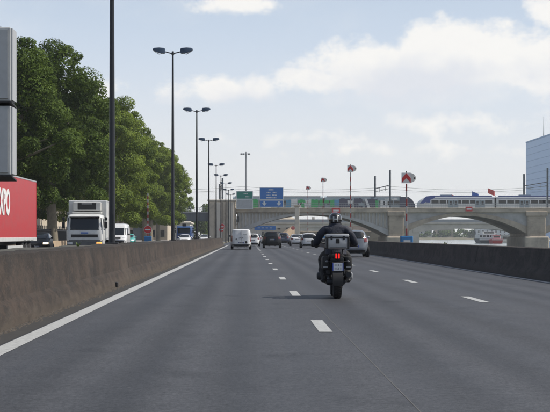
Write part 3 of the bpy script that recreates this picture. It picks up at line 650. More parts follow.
MB().tube([(TX0+4, 6, TH), (TX0+4, 6, TH+5), (TX0+4, 6, TH+13)], [.35, .22, .1], 6).build('antenna', 'steel_dark', gt_)

# far bank buildings
def simple_window(w, h, fr='white_paint'):
    a = MB().box(-w/2-.08, w/2+.08, -.07, 0, -.08, h+.08).mesh('window', fr); b = MB().box(-w/2, w/2, -.10, -.075, 0, h).mesh('pane', 'glass'); return a, b
WIN = simple_window(1.1, 1.9, 'shutter')
def house(name, x0, x1, y0, y1, h, m, label, faces, roof='roof_tile', fl=3.3, wsp=3.0, cat='building', win=WIN, zb=-.03):
    t = thing(name, ((x0+x1)/2, (y0+y1)/2, zb), label, cat); a, b = (x1-x0)/2, (y1-y0)/2; h -= zb
    MB().box(-a, a, -b, b, 0, h).build('wall', m, t)
    MB().box(-a-.4, a+.4, -b-.4, b+.4, h, h+.35).build('cornice', 'concrete_pale', t)
    MB().add([(-a-.4, -b-.4, h+.35), (a+.4, -b-.4, h+.35), (a+.4, b+.4, h+.35), (-a-.4, b+.4, h+.35), (-a*.5, -b*.5, h+2.6), (a*.5, -b*.5, h+2.6), (a*.5, b*.5, h+2.6), (-a*.5, b*.5, h+2.6)],
             [(0, 1, 5, 4), (1, 2, 6, 5), (2, 3, 7, 6), (3, 0, 4, 7), (4, 5, 6, 7), (3, 2, 1, 0)]).build('roof', roof, t)
    for s in (-.4, .3): MB().box(a*s-.5, a*s+.5, -.4, .4, h+2.61, h+3.8).build('chimney', m, t)
    nfl = int(h/fl)
    for fc in faces:
        L_, rz = (2*a, 0) if fc == 'front' else (2*b, math.pi/2)
        n = max(1, int(L_/wsp))
        for j in range(nfl):
            for i in range(n):
                u = -L_/2+L_*(i+.5)/n; o = bpy.data.objects.new('window', win[0]); COL.objects.link(o); o.parent = t
                o.location = (u, -b, j*fl+1.0) if fc == 'front' else (a, u, j*fl+1.0); o.rotation_euler.z = rz
                p = bpy.data.objects.new('pane', win[1]); COL.objects.link(p); p.parent = o
    return t
house('apartment_house', -58, -34, 196, 226, 17, 'facade_red', 'brick red apartment house glimpsed behind the trees above the white truck', ['front', 'side'])
house('apartment_house', -60, -33, 262, 310, 18, 'facade_beige', 'beige apartment house hidden behind the middle plane trees', ['front', 'side'])
house('apartment_house', -62, -31, 470, 500, 20, 'facade_pink', 'pinkish apartment house behind the low girder bridge', ['front'], wsp=2.6)
house('apartment_house', -30.6, -22.5, 474, 500, 15, 'facade_beige', 'narrow beige house beside the pinkish one behind the girder bridge', ['front'], wsp=2.4)
house('warehouse', -36, -18.5, 540, 570, 5.2, 'pale_wall', 'low pale building under the girder bridge beyond the oncoming traffic', ['front'], roof='concrete_pale', fl=2.5)
house('bank_building', 138, 156, 1440, 1460, 6, 'pale_wall', 'pale far bank building left of the boat', ['front'], fl=3, wsp=3.4)
house('bank_building', 160, 174, 1445, 1460, 7, 'facade_beige', 'beige far bank building behind the water left of the boat', ['front'], fl=3, wsp=3.4)
house('bank_building', 192, 232, 1428, 1440, 8.5, 'white_paint', 'long white far bank building right behind the boat', ['front'], fl=3, wsp=3.4, roof='concrete_pale')
house('quay_building', PX(258, 660), PX(300, 660), 660, 672, PZ(222.5, 660), 'facade_beige', 'low beige quayside building far under the left part of the arch', ['front'], fl=2.8, wsp=2.8, roof='concrete')
house('quay_building', PX(300.5, 640), PX(345, 640), 640, 652, PZ(227, 640), 'concrete_pale', 'pale grey quayside building far under the middle of the arch', ['front'], fl=2.6, wsp=3, roof='steel_grey', zb=-5.0)
house('quay_building', PX(346, 655), PX(404, 655), 655, 667, PZ(224.5, 655), 'facade_pink', 'pinkish quayside building far under the right end of the steel arch', ['front'], fl=2.8, wsp=3.2, roof='roof_tile', zb=-5.0)
# tan works bank and blue board under the road arch
tb = MB(); tb.add([(PX(279, 520), 515, -.03), (PX(300, 520), 515, -.03), (PX(300, 520), 530, -.03), (PX(279, 520), 530, -.03), (PX(283, 520), 519, 2.5), (PX(292, 520), 519, 4.3), (PX(293, 520), 526, 4.3), (PX(283, 520), 526, 2.2)],
                  [(0, 1, 5, 4), (1, 2, 6, 5), (2, 3, 7, 6), (3, 0, 4, 7), (4, 5, 6, 7)])
tag(tb.build('earth_mound', 'tan_wall'), 'tan earth mound under the road arch beyond the traffic', 'mound')
tag(MB().bbox(PX(300, 470), PX(383, 470), 468, 472, -.03, 2.6, .1).build('retaining_wall', 'stone_tan'), 'tan retaining wall under the right half of the steel arch', 'wall')
cp = thing('concrete_column', (PX(297, 424), 424, -.03), 'slim pale concrete column in front of the steel arch', 'column')
MB().bbox(-.55, .55, -.5, .5, 0, PZ(206.5, 424), .06).build('shaft', 'concrete_pale', cp); MB().bbox(-.8, .8, -.7, .7, PZ(206.5, 424), PZ(205, 424), .05).build('cap', 'concrete', cp)

# ------------------------------------------------------------------ trains
def train_ring(hw, zb, zt, r=.35):
    pts = [(-hw*.92, zb), (hw*.92, zb), (hw, zb+.4), (hw*.985, zb+(zt-zb)*.62), (hw*.9, zt-.38), (hw*.6, zt-.06), (0, zt), (-hw*.6, zt-.06), (-hw*.9, zt-.38), (-hw*.985, zb+(zt-zb)*.62), (-hw, zb+.4)]
    return pts
def train_car(t, xa, xb, nose, bodym, H=3.75):
    """car body from xa to xb along X; nose = -1 pointed at xa, +1 pointed at xb, 0 plain"""
    st = [(xa, 1, .0), (xb, 1, .0)]
    if nose: 
        L = [(0, .55, 1.9), (.35, .72, 1.45), (1.0, .85, .9), (2.0, .95, .38), (3.2, 1, .08), (4.4, 1, 0)]
        st = [(xa+d, s, dz) for d, s, dz in L]+[(xb, 1, 0)] if nose < 0 else [(xa, 1, 0)]+[(xb-d, s, dz) for d, s, dz in L[::-1]]
    vs = []; fs = []; n = 11
    for x, s, dz in st:
        for (y, z) in train_ring(1.42*s, .55, .35+H-dz): vs.append((x, y, z))
    for i in range(len(st)-1):
        for k in range(n): fs.append((i*n+k, i*n+(k+1) % n, (i+1)*n+(k+1) % n, (i+1)*n+k))
    fs += [tuple(range(n)), tuple((len(st)-1)*n+k for k in range(n))]
    return MB().add(vs, fs).build('car_body', bodym, t, 40)
def train(t, x0, x1, nose, bodym, ncar, strip_m, doors_m):
    L = (x1-x0)/ncar
    for i in range(ncar):
        a, b = x0+i*L+.25, x0+(i+1)*L-.25; ns = nose if (nose < 0 and i == 0) or (nose > 0 and i == ncar-1) else 0
        if ns < 0: a -= .25
        body = train_car(t, a, b, ns, bodym)
        wa, wb = (a+3.6 if ns < 0 else a+.6), (b-3.6 if ns > 0 else b-.6)
        MB().box(wa, wb, -1.445, -1.36, 1.95, 2.95).build('window_band', 'glass', body)
        MB().box(wa, wb, -1.20, 1.20, 3.86, 4.1).build('roof_fairing', strip_m, body)
        k = int((wb-wa)/1.9)
        for q in range(1, k): MB().box(wa+(wb-wa)*q/k-.12, wa+(wb-wa)*q/k+.12, -1.47, -1.448, 1.95, 2.95).build('window_post', bodym, body)
        for f in (.36, .8):
            d = wa+(wb-wa)*f
            for s in (-.66, .66):
                o = MB().bbox(d+s-.6, d+s+.6, -1.49, -1.40, .95, 2.95, .03).build('door', doors_m, body); MB().box(d+s-.28, d+s+.28, -1.505, -1.492, 1.8, 2.75).build('door_pane', 'glass', o)
        for d in (wa+1.5, wb-1.5):
            for w in (-1, 1): MB().lathe([(.42, -.06), (.46, -.02), (.46, .06)], (d+w*.9, -.75, .46), 'y', 16).build('wheel', 'dark_metal', body)
        MB().box(wa+.3, wb-.3, -1.1, 1.1, .25, .54).build('underframe', 'black_plastic', body)
        if i: MB().box(a-.52, a+.02, -1.2, 1.2, .7, 3.6).build('gangway', 'black_plastic', body)
        if ns:
            e = a if ns < 0 else b; d = -ns
            # windscreen follows the nose slope
            MB().add([(e+d*.52, -.78, 2.32), (e+d*.52, .78, 2.32), (e+d*1.9, 1.05, 3.62), (e+d*1.9, -1.05, 3.62), (e+d*.62, -.76, 2.2), (e+d*.62, .76, 2.2), (e+d*2.0, 1.0, 3.5), (e+d*2.0, -1.0, 3.5)],
                     [(0, 1, 2, 3), (4, 7, 6, 5), (0, 4, 5, 1), (1, 5, 6, 2), (2, 6, 7, 3), (3, 7, 4, 0)]).build('windscreen', 'glass', body)
            MB().add([(e+d*1.0, -1.225, 2.3), (e+d*3.3, -1.45, 2.3), (e+d*3.3, -1.43, 3.2), (e+d*2.1, -1.33, 3.2)], [(0, 1, 2, 3)]).build('nose_flash', strip_m, body)
        yield body, a, b
TZ = DECK+.2-.0
YR = 440.0; t = thing('regional_train', (PX(417, YR), YR, TZ), 'white regional train with blue roof and nose on the right of the viaduct', 'train')
for body, a, b in train(t, 0, PX(650, YR)-PX(417, YR), -1, 'train_white', 3, 'train_blue', 'train_grey'):
    MB().box(a+(4.3 if a < 1 else .02), b-.02, -1.437, -1.36, 3.36, 3.46).build('cantrail_stripe', 'train_blue', body)
    MB().box(a+6, a+9, -.8, .8, 4.11, 4.36).build('roof_equipment', 'train_grey', body)
MB().prism([(.55, 2.0), (2.2, 3.9), (4.4, 4.13), (4.4, 3.45), (3.0, 2.9), (1.4, 2.0)], -1.46, -1.43).build('nose_paint', 'train_blue', t)
YL = 447.0; t = thing('graffiti_train', (PX(232, YL), YL, TZ), 'grey and purple train covered in green graffiti left of the viaduct masts', 'train')
LL = PX(415, YL)-PX(232, YL); xs = lambda px: PX(px, YL)-t.location.x
for body, a, b in train(t, 0, LL, 1, 'train_grey', 2, 'train_purple', 'train_white'): pass
rg = random.Random(4)
def paint_patch(p0, p1, z0, z1, m, nm='graffiti_panel', off=1.51):
    x0, x1 = xs(p0), xs(p1); n = 6; up = [(x0+(x1-x0)*i/n, z1-rg.uniform(0, .35)) for i in range(n+1)]; lo = [(x0+(x1-x0)*i/n+rg.uniform(-.1, .1), z0+rg.uniform(0, .3)) for i in range(n+1)]
    MB().prism(lo+up[::-1], -off, -1.40).build(nm, m, t)
for p0, p1, z0, z1, m, off in ((252, 258, .9, 3.4, 'train_green', 1.51), (286, 291, 1, 3.3, 'train_pink', 1.51), (291, 297, 1.0, 3.5, 'train_white', 1.512), (298, 305, 2.2, 3.3, 'train_green', 1.52), (305, 311, 1.2, 3.4, 'train_white', 1.51), (311, 318, 1.0, 3.3, 'train_green', 1.52), (319, 323, 1.2, 3.3, 'train_green', 1.53), (301, 304, 1.0, 2.4, 'train_green', 1.53),
                          (324, 329, 2.0, 3.2, 'train_green', 1.53), (330, 334, 1.2, 3.3, 'train_green', 1.52), (334, 339, 1.4, 3.3, 'train_pink', 1.51), (339, 352, .9, 3.6, 'train_purple', 1.53), (347, 352, 1.8, 3.2, 'train_white', 1.55), (354, 362, .9, 3.7, 'train_purple', 1.52), (358, 363, 1.4, 2.6, 'train_grey', 1.55), (365, 371, .9, 3.5, 'train_purple', 1.52), (371, 377, .9, 3.6, 'train_purple', 1.53), (375, 378, .8, 3.2, 'train_green', 1.55), (380, 383, 1, 3.2, 'train_white', 1.52)):
    paint_patch(p0, p1, z0, z1, m, off=off)
MB().prism([(xs(364), 3.5), (xs(366.5), 3.5), (xs(370), .8), (xs(367.5), .8)], -1.58, -1.56).build('white_slash', 'train_white', t)
MB().prism([(xs(399), 3.9), (xs(399), .8), (xs(415), .8), (xs(415)-.1, 1.8), (xs(412), 3.1), (xs(408), 3.9)], -1.46, -1.40).build('nose_paint', 'train_purple', t)
paint_patch(384, 397, 3.0, 3.8, 'train_white')

# ------------------------------------------------------------------ direction signs on the viaduct
YS = BY0-1.5
def glyph_rows(rows, w, h):
    """rows of small separate strokes, as illegible as in the photograph: (z centre, height, [(x0, x1)...])"""
    mb = MB()
    for zc, hh, runs in rows:
        for x0, x1 in runs:
            x = x0
            while x < x1-.05:
                g_ = rg.uniform(.18, .3); mb.box(x, min(x1, x+g_), -.062, -.045, zc-hh/2, zc+hh/2*rg.uniform(.7, 1)); x += g_+.09
    return mb
def big_sign(p0, p1, y0, y1, m, label, rows=None, name='direction_sign', cat='sign', arrows=None):
    x0, x1, z0, z1 = PX(p0, YS), PX(p1, YS), PZ(y1, YS), PZ(y0, YS); w, h = x1-x0, z1-z0
    t = thing(name, ((x0+x1)/2, YS, z0), label, cat, None)
    MB().bbox(-w/2, w/2, -.03, .05, 0, h, .02).build('border', 'sign_white', t); MB().box(-w/2+.14, w/2-.14, -.04, -.032, .14, h-.14).build('panel', m, t)
    if rows: glyph_rows([(z*h, hh, [(a*w/2, b*w/2) for a, b in r]) for z, hh, r in rows], w, h).build('lettering', 'sign_white', t)['kind'] = 'stuff'
    for ax in arrows or ():
        MB().prism([(ax*w/2-.62, h*.55), (ax*w/2-.2, h*.55), (ax*w/2-.2, h*.82), (ax*w/2+.2, h*.82), (ax*w/2+.2, h*.55), (ax*w/2+.62, h*.55), (ax*w/2, h*.2)], -.06, -.042).build('arrow', 'sign_white', t)
    for s in (-.35, .35): MB().box(w*s-.07, w*s+.07, .051, .9, h*.15, h*.3).build('bracket', 'galv', t)
    for s in (-.35, .35): MB().box(w*s-.08, w*s+.08, .06, .22, -.05, h).build('stay', 'galv', t)
    return t
big_sign(236.2, 253, 191, 199.2, 'sign_green', 'small green direction sign above the concrete abutment tower', [(.68, .24, [(-.1, .35)]), (.3, .24, [(.1, .6)])])
big_sign(236.4, 253, 199.6, 209.2, 'sign_grey', 'blank pale grey panel under the green direction sign', None)
big_sign(259.6, 283.4, 187.3, 199.6, 'sign_blue', 'large upper blue direction sign with lines of white lettering', [(.80, .3, [(-.25, .2)]), (.58, .32, [(-.4, -.05), (.1, .4)]), (.36, .32, [(-.4, -.1), (.05, .45)]), (.16, .34, [(-.45, .4)])])
big_sign(259.8, 283.4, 200, 207.3, 'sign_blue', 'lower wide blue sign with two white arrows', None, arrows=(-.62, .62))
t = thing('direction_sign', (PX(265, 512), 512, 0), 'small blue sign far down the road under the steel arch', 'sign')
for s in (-2.6, 2.6): MB().tube([(s, .1, -.03), (s, .1, PZ(226, 512))], .12, 6).build('post', 'galv', t)
MB().bbox(-3.2, 3.2, -.06, .03, PZ(230, 512), PZ(226, 512), .03).build('panel', 'sign_blue', t)
for k in range(4): MB().box(-2.2+k*1.2, -1.5+k*1.2, -.08, -.062, PZ(228.3, 512), PZ(227.6, 512)).build('lettering', 'sign_white', t)

# ------------------------------------------------------------------ twin-headed street lamps on the median
M['lamp_sheen'] = mat('lamp_housing', (.035, .06, .10), .35, .3, .15, 6)  # blue sky reflection on the lamp heads put into the base colour
lp = thing('street_lamp', (-4.4, 55, .96), '', 'lamp', 'twin street lamps along the median')
HL = 11.05
MB().tube([(0, 0, -.1), (0, 0, .5), (0, 0, 5), (0, 0, HL-.15)], [.105, .10, .085, .055], 12).build('pole', 'dark_metal', lp, 60)
MB().bbox(-.2, .2, -.2, .2, 0, .05, .01).build('base_plate', 'dark_metal', lp); MB().box(-.06, .06, -.112, -.09, .45, .95).build('inspection_hatch', 'dark_metal', lp)
MB().lathe([(.075, 0), (.085, .05), (.06, .22)], (0, 0, HL-.2), 'z', 10).build('cap', 'dark_metal', lp)
M['lens'] = mat('lamp_lens', (.28, .36, .45), .15, 0, .1, 5, coat=.5)
for s in (-1, 1):
    arm = MB().tube([(0, 0, HL-.12), (s*.3, 0, HL-.05), (s*.55, 0, HL+.02)], [.035, .032, .03], 8).build('arm', 'dark_metal', lp, 60)
    vs = []; fs = []
    st = [(.44, .11, -.10, .13), (.50, .15, -.15, .18), (.80, .18, -.10, .21), (1.08, .16, -.01, .19), (1.17, .12, .03, .14)]
    for x, w, zb, zt in st:
        z0, z1 = HL+.03+zb, HL+.03+zt
        vs += [(s*x, -w, z0), (s*x, w, z0), (s*x, w*.95, (z0+z1)/2), (s*x, w*.6, z1), (s*x, -w*.6, z1), (s*x, -w*.95, (z0+z1)/2)]
    for i in range(len(st)-1):
        for k in range(6): fs.append((i*6+k, i*6+(k+1) % 6, i*6+6+(k+1) % 6, i*6+6+k))
    fs += [tuple(range(6)), tuple(24+k for k in range(6))]
    hd = MB().add(vs, fs).build('lamp_head', 'lamp_sheen', lp, 40)
    MB().add([(s*.55, -.12, HL-.1), (s*.55, .12, HL-.1), (s*.78, .13, HL-.14), (s*1.05, .12, HL-.02), (s*1.05, -.12, HL-.02), (s*.78, -.13, HL-.14), (s*.8, 0, HL-.17)], [(0, 1, 2, 6), (2, 3, 6), (3, 4, 6), (4, 5, 6), (5, 0, 6)]).build('lens', 'lens', hd, 60)
lamp_ys = [55, 99.5, 146, 191, 235, 276, 318, 362, 402]
ordl = ['nearest twin street lamp, its dark pole cut off by the frame top', 'second nearest twin street lamp, the tallest one seen whole', 'third nearest twin street lamp on the median', 'fourth nearest twin street lamp on the median', 'fifth nearest twin street lamp on the median', 'sixth nearest twin street lamp on the median', 'seventh nearest twin street lamp on the median', 'second farthest twin street lamp on the median', 'farthest twin street lamp in front of the abutment tower']
for i, y in enumerate(lamp_ys):
    if i: copy_tree(lp, (-4.4+(.25 if y > 300 else 0), y, .96 if y < 222 else 0), ordl[i])
    else: lp['label'] = ordl[0]
# tall single floodlight mast behind the green sign
Y = 470.; t = thing('floodlight_mast', (PX(246, Y), Y, 0), 'tall floodlight mast with a crossbar behind the green sign', 'mast')
MB().tube([(0, 0, -.03), (0, 0, PZ(152, Y))], [.32, .22], 8).build('pole', 'galv', t, 60)
MB().box(-1.5, 1.2, -.15, .15, PZ(154.3, Y), PZ(153.6, Y)).build('crossbar', 'steel_dark', t)
for x in (-1.3, -.7, .8): MB().bbox(x-.25, x+.25, -.5, .1, PZ(154.4, Y)-.1, PZ(153.4, Y), .05).build('floodlight', 'steel_dark', t)

# ------------------------------------------------------------------ raised boom barriers with chevron heads
def boom(px, py_head, Y, hs, label, X=None, group='raised red and white boom barriers'):
    x = PX(px, Y); zt = PZ(py_head, Y); zb = .0
    t = thing('boom_barrier', (x, Y, -.03), label, 'barrier', group)
    MB().bbox(-.32, .32, -.3, .3, .0, .55, .03).build('cabinet', 'cabinet_white', t); MB().bbox(-.36, .36, -.34, .34, .55, 1.25, .04).build('cabinet_hood', 'cabinet_blue', t)
    MB().box(-.2, .2, -.36, -.342, .7, 1.0).build('cabinet_plate', 'cabinet_white', t)
    zz = 1.25; k = 0; n = int((zt-hs*.5-zz)/.42); st = (zt-hs*.5-zz)/n
    a = MB().bbox(-.042, .042, -.04, .04, 0, st, .01)
    mr_, mw_ = a.mesh('boom_segment', 'boom_red'), a.mesh('boom_segment', 'boom_white')
    for i in range(n):
        o = bpy.data.objects.new('boom_segment', mw_ if i % 2 else mr_); COL.objects.link(o); o.parent = t; o.location = (0, 0, zz+i*st)
    # head: chevron board with a tapered nose to the right
    h = hs/2; z = zt+.03
    hd = MB().prism([(-h*.95, z-h), (h*.75, z-h), (h*.75, z+h), (-h*.95, z+h)], -.22, .05).build('head_board', 'sign_white', t)
    MB().add([(h*.76, -.22, z-h*.95), (h*.76, -.22, z+h*.95), (h*.76, .25, z+h*.95), (h*.76, .25, z-h*.95), (h*1.35, -.16, z-h*.75), (h*1.35, -.16, z+h*.75), (h*1.35, .2, z+h*.75), (h*1.35, .2, z-h*.75), (h*1.75, -.04, z-h*.3), (h*1.75, -.04, z+h*.3), (h*1.75, .1, z+h*.3), (h*1.75, .1, z-h*.3)],
             [(0, 1, 5, 4), (1, 2, 6, 5), (2, 3, 7, 6), (3, 0, 4, 7), (4, 5, 9, 8), (5, 6, 10, 9), (6, 7, 11, 10), (7, 4, 8, 11), (8, 9, 10, 11), (3, 2, 1, 0)]).build('head_nose', 'galv', t)
    c = -h*.1; e = h*.84
    MB().prism([(c-e, z-e*1.1), (c-e, z-e*.1), (c, z+e*1.1), (c+e, z-e*.1), (c+e, z-e*1.1), (c, z-e*.05)], -.24, -.222).build('chevron', 'sign_red', hd)
    MB().sphere((h*1.5, -.1, z), h*.22, h*.2, h*.22, 10, 6).build('lamp', 'black_plastic', t)
    MB().tube([(0, .06, z+h), (0, .06, z+h*1.35)], .03, 6).build('tip_stub', 'dark_metal', t)
boom(406.5, 178, 101, .62, 'nearest striped boom barrier with a large red chevron head above the dark parapet')
boom(350.5, 168.6, 158, .62, 'tallest striped boom barrier behind the silver hatchback')
boom(323, 180, 216, .55, 'third striped boom barrier left of the motorcyclist helmet')
boom(307.8, 188, 270, .55, 'farthest small striped boom barrier above the white hatchbacks')

# ------------------------------------------------------------------ no-entry signs
def no_entry(px, py, Y, r, label, base=0.0, stripe=False, top=None, blue=False):
    t = thing('no_entry_sign', (PX(px, Y), Y, base), label, 'sign', 'round no entry signs'); z = PZ(py, Y)-base
    MB().lathe([(r, -.03), (r, .0)], (0, 0, z), 'y', 28).build('disc', 'sign_white', t)
    MB().lathe([(r*.93, -.045), (r*.93, -.032)], (0, 0, z), 'y', 28).build('red_face', 'sign_red', t)
    MB().box(-r*.68, r*.68, -.06, -.047, z-r*.16, z+r*.16).build('white_bar', 'sign_white', t)
    zt = (PZ(top, Y)-base) if top else z+r*.6
    if stripe:
        n = 14
        for i in range(n): MB().box(-.07, .07, .03, .11, 1.2+(zt-1.2)*i/n, 1.2+(zt-1.2)*(i+1)/n).build('pole_band', 'boom_white' if i % 2 else 'boom_red', t)
        MB().bbox(-.35, .35, -.1, .4, 0, .6, .03).build('cabinet', 'cabinet_white', t); MB().bbox(-.38, .38, -.12, .42, .6, 1.2, .04).build('cabinet_hood', 'cabinet_blue', t)
    else: MB().tube([(0, .05, 0), (0, .05, zt)], .05, 8).build('post', 'galv', t)
no_entry(147.8, 229.6, 178, .42, 'round red no entry sign on a striped pole with a blue cabinet below', top=193, stripe=True)
no_entry(222, 226.2, 300, .45, 'upper red no entry sign left of the white van', top=224)
no_entry(221.4, 229.6, 296, .42, 'lower red no entry sign left of the white van')
no_entry(293, 228, 400, .46, 'small far no entry sign under the steel arch')

# ------------------------------------------------------------------ big two-box sign at the left edge
X1 = -4.4; Y0 = X1*F_PX/(10.5-VPX)
t = thing('message_sign', (X1, Y0, .97), 'tall grey two box roadside sign cut by the left frame edge', 'sign')
def zz(py): return PZ(py, Y0)-.97
for (a, b) in ((27, 101), (105.5, 175)):
    bxm = MB().bbox(-1.15, 0, .02, .62, zz(b), zz(a), .02).build('sign_box', 'sign_white' if False else 'sign_grey', t)
    MB().box(-1.09, -.05, -.02, .018, zz(b)+.05, zz(a)-.05).build('face_panel', 'sign_grey', bxm)
    for k in range(2): MB().box(-.30-k*.4, -.285-k*.4, -.026, -.021, zz(b)+.06, zz(a)-.06).build('panel_seam', 'dark_metal', bxm)
    MB().box(.001, .03, .05, .6, zz(b)+.02, zz(a)-.02).build('side_plate', 'alu', bxm)
    MB().add([(-1.15, -.06, zz(b)-.005), (.03, -.06, zz(b)-.005), (.03, .64, zz(b)-.07), (-1.15, .64, zz(b)-.07), (-1.15, -.06, zz(b)-.03), (.03, -.06, zz(b)-.03), (.03, .64, zz(b)-.10), (-1.15, .64, zz(b)-.10)], [(0, 1, 2, 3), (7, 6, 5, 4), (0, 4, 5, 1), (1, 5, 6, 2), (2, 6, 7, 3), (3, 7, 4, 0)]).build('bottom_lip', 'black_plastic', bxm)
MB().tube([(-.62, .75, -.02), (-.62, .75, zz(30))], .11, 12).build('post', 'dark_metal', t, 60)
for py in (60, 140): MB().box(-.9, -.3, .62, .75, zz(py), zz(py)+.1).build('clamp', 'galv', t)

# ------------------------------------------------------------------ vehicles: horizontal slices lofted into a shell
class Loft:
    def __init__(s, layers, n): s.L = layers; s.n = n
    def at(s, z):
        L = s.L
        if z <= L[0][0]: return L[0][1:]
        for a, b in zip(L, L[1:]):
            if z <= b[0]:
                u = (z-a[0])/(b[0]-a[0]); return tuple(p+(q-p)*u for p, q in zip(a[1:], b[1:]))
        return L[-1][1:]
    def shell(s, N=48):
        vs = []; fs = []
        for (z, yr, yf, w) in s.L:
            yc, l = (yr+yf)/2, (yf-yr)/2
            for k in range(N):
                a = 2*math.pi*(k+.5)/N; c, d = math.cos(a), math.sin(a); e = 2/s.n
                vs.append((w*math.copysign(abs(c)**e, c), yc+l*math.copysign(abs(d)**e, d), z))
        for i in range(len(s.L)-1):
            for k in range(N): fs.append((i*N+k, i*N+(k+1) % N, (i+1)*N+(k+1) % N, (i+1)*N+k))
        fs += [tuple(range(N))[::-1], tuple((len(s.L)-1)*N+k for k in range(N))]
        return MB().add(vs, fs)
    def end(s, side, x0, x1, z0, z1, off=.014, nx=8, nz=4, x0t=None, x1t=None):
        """patch on the rear (-1) or front (+1); x as a fraction of the half width"""
        x0t = x0 if x0t is None else x0t; x1t = x1 if x1t is None else x1t
        P = []
        for j in range(nz+1):
            z = z0+(z1-z0)*j/nz; yr, yf, w = s.at(z); yc, l = (yr+yf)/2, (yf-yr)/2; a, b = x0+(x0t-x0)*j/nz, x1+(x1t-x1)*j/nz
            for i in range(nx+1):
                f = a+(b-a)*i/nx; y = yc+side*l*max(0, 1-abs(f)**s.n)**(1/s.n); P.append((f*w, y, z))
        return s._solid(P, nx, nz, (0, side*off, .25*off), (0, -side*(off+.02), 0))
    def side(s, sg, y0, y1, z0, z1, off=.014, ny=6, nz=4, y0t=None, y1t=None):
        y0t = y0 if y0t is None else y0t; y1t = y1 if y1t is None else y1t
        P = []
        for j in range(nz+1):
            z = z0+(z1-z0)*j/nz; yr, yf, w = s.at(z); yc, l = (yr+yf)/2, (yf-yr)/2; a, b = y0+(y0t-y0)*j/nz, y1+(y1t-y1)*j/nz
            for i in range(ny+1):
                y = a+(b-a)*i/ny; P.append((sg*w*max(0, 1-min(1, abs((y-yc)/l))**s.n)**(1/s.n), y, z))
        return s._solid(P, ny, nz, (sg*off, 0, .2*off), (-sg*(off+.02), 0, 0))
    def _solid(s, P, nx, nz, o1, o2):
        A = [tuple(p[i]+o1[i] for i in range(3)) for p in P]; B = [tuple(p[i]+o2[i] for i in range(3)) for p in A]; n = len(P); fs = []
        q = nx+1
        for j in range(nz):
            for i in range(nx):
                a = j*q+i; fs += [(a, a+1, a+q+1, a+q), (n+a, n+a+q, n+a+q+1, n+a+1)]
        bd = [i for i in range(q)]+[j*q+nx for j in range(1, nz+1)]+[nz*q+i for i in range(nx-1, -1, -1)]+[j*q for j in range(nz-1, 0, -1)]
        for a, b in zip(bd, bd[1:]+bd[:1]): fs.append((a, b, n+b, n+a))
        return MB().add(A+B, fs)
def add_wheel(t, x, y, r, w, m='rim'):
    s = 1 if x > 0 else -1
    o = MB().lathe([(r*.62, -w/2), (r*.93, -w/2), (r, -w*.32), (r, w*.32), (r*.93, w/2), (r*.62, w/2)], (x, y, r), 'x', 28).build('wheel', 'tyre', t, 40)
    MB().lathe([(r*.61, w/2-.03 if s > 0 else -w/2+.005), (r*.61, w/2-.005 if s > 0 else -w/2+.03)], (x, y, r), 'x', 20).build('rim', m, o)
    for k in range(5):
        a = k*math.tau/5; xx = x+s*(w/2+.002)
        MB().prism([(y+math.cos(a+d)*r*f, r+math.sin(a+d)*r*f) for d, f in ((-.5, .12), (-.22, .55), (.22, .55), (.5, .12))], xx-.004, xx+.008, 'x').build('spoke', m, o)
    return o
def license_plate(t, y, z, side, w=.52, h=.11):
    o = MB().box(-w/2, w/2, y-.006, y+.006, z-h/2, z+h/2).build('number_plate', 'plate', t); f = y+side*.008
    for s in (-1, 1): MB().box(min(s*w/2, s*(w/2-.045)), max(s*w/2, s*(w/2-.045)), f-.003, f+.003, z-h/2, z+h/2).build('blue_strip', 'plate_blue', o)
    mb = MB(); r = random.Random(int(y*1000)+int(z*999))
    for i in range(7):
        x = -w*.36+w*.72*i/6; mb.box(x-.022, x+.022, f-.003, f+.003, z-h*.33, z+h*.33)
    mb.build('characters', 'ink', o)
HATCH = dict(layers=[(.20, .28, 3.72, .70), (.26, .07, 3.92, .80), (.36, .015, 3.99, .845), (.50, 0, 4.02, .87), (.66, .05, 4.0, .88), (.80, .07, 3.86, .872), (.90, .10, 3.5, .86), (.98, .12, 3.02, .835), (1.20, .27, 2.62, .735), (1.36, .40, 2.30, .655), (1.43, .50, 2.08, .60), (1.475, .68, 1.90, .50), (1.495, .95, 1.65, .32), (1.50, 1.15, 1.5, .15)],
             n=4.6, glass=(1.0, 1.37), tail=(.70, .985, .80, 1.04), axles=(.66, 3.20), wr=.31, plate=(.72, .052), track=.76)
SEDAN = dict(layers=[(.20, .28, 4.12, .72), (.27, .06, 4.32, .82), (.40, .01, 4.39, .86), (.54, 0, 4.42, .89), (.70, .03, 4.38, .895), (.84, .05, 4.2, .885), (.95, .09, 3.85, .87), (1.0, .14, 3.2, .84), (1.22, .62, 2.75, .74), (1.37, .95, 2.42, .66), (1.425, 1.1, 2.2, .58), (1.455, 1.35, 2.0, .42), (1.465, 1.55, 1.8, .2)],
             n=4.6, glass=(1.04, 1.38), tail=(.62, .985, .78, .95), axles=(.78, 3.55), wr=.32, plate=(.80, .05), track=.78)
SUVL = dict(layers=[(.24, .30, 4.15, .74), (.32, .08, 4.36, .86), (.46, .02, 4.44, .91), (.62, 0, 4.47, .935), (.80, .04, 4.45, .94), (.96, .06, 4.3, .93), (1.06, .08, 3.9, .915), (1.12, .10, 3.3, .885), (1.36, .26, 2.9, .79), (1.53, .38, 2.55, .715), (1.60, .46, 2.35, .65), (1.645, .62, 2.15, .55), (1.665, .85, 1.95, .38), (1.67, 1.1, 1.7, .2)],
            n=4.8, glass=(1.13, 1.54), tail=(.66, .985, .92, 1.14), axles=(.80, 3.5), wr=.35, plate=(.86, .05), track=.81)
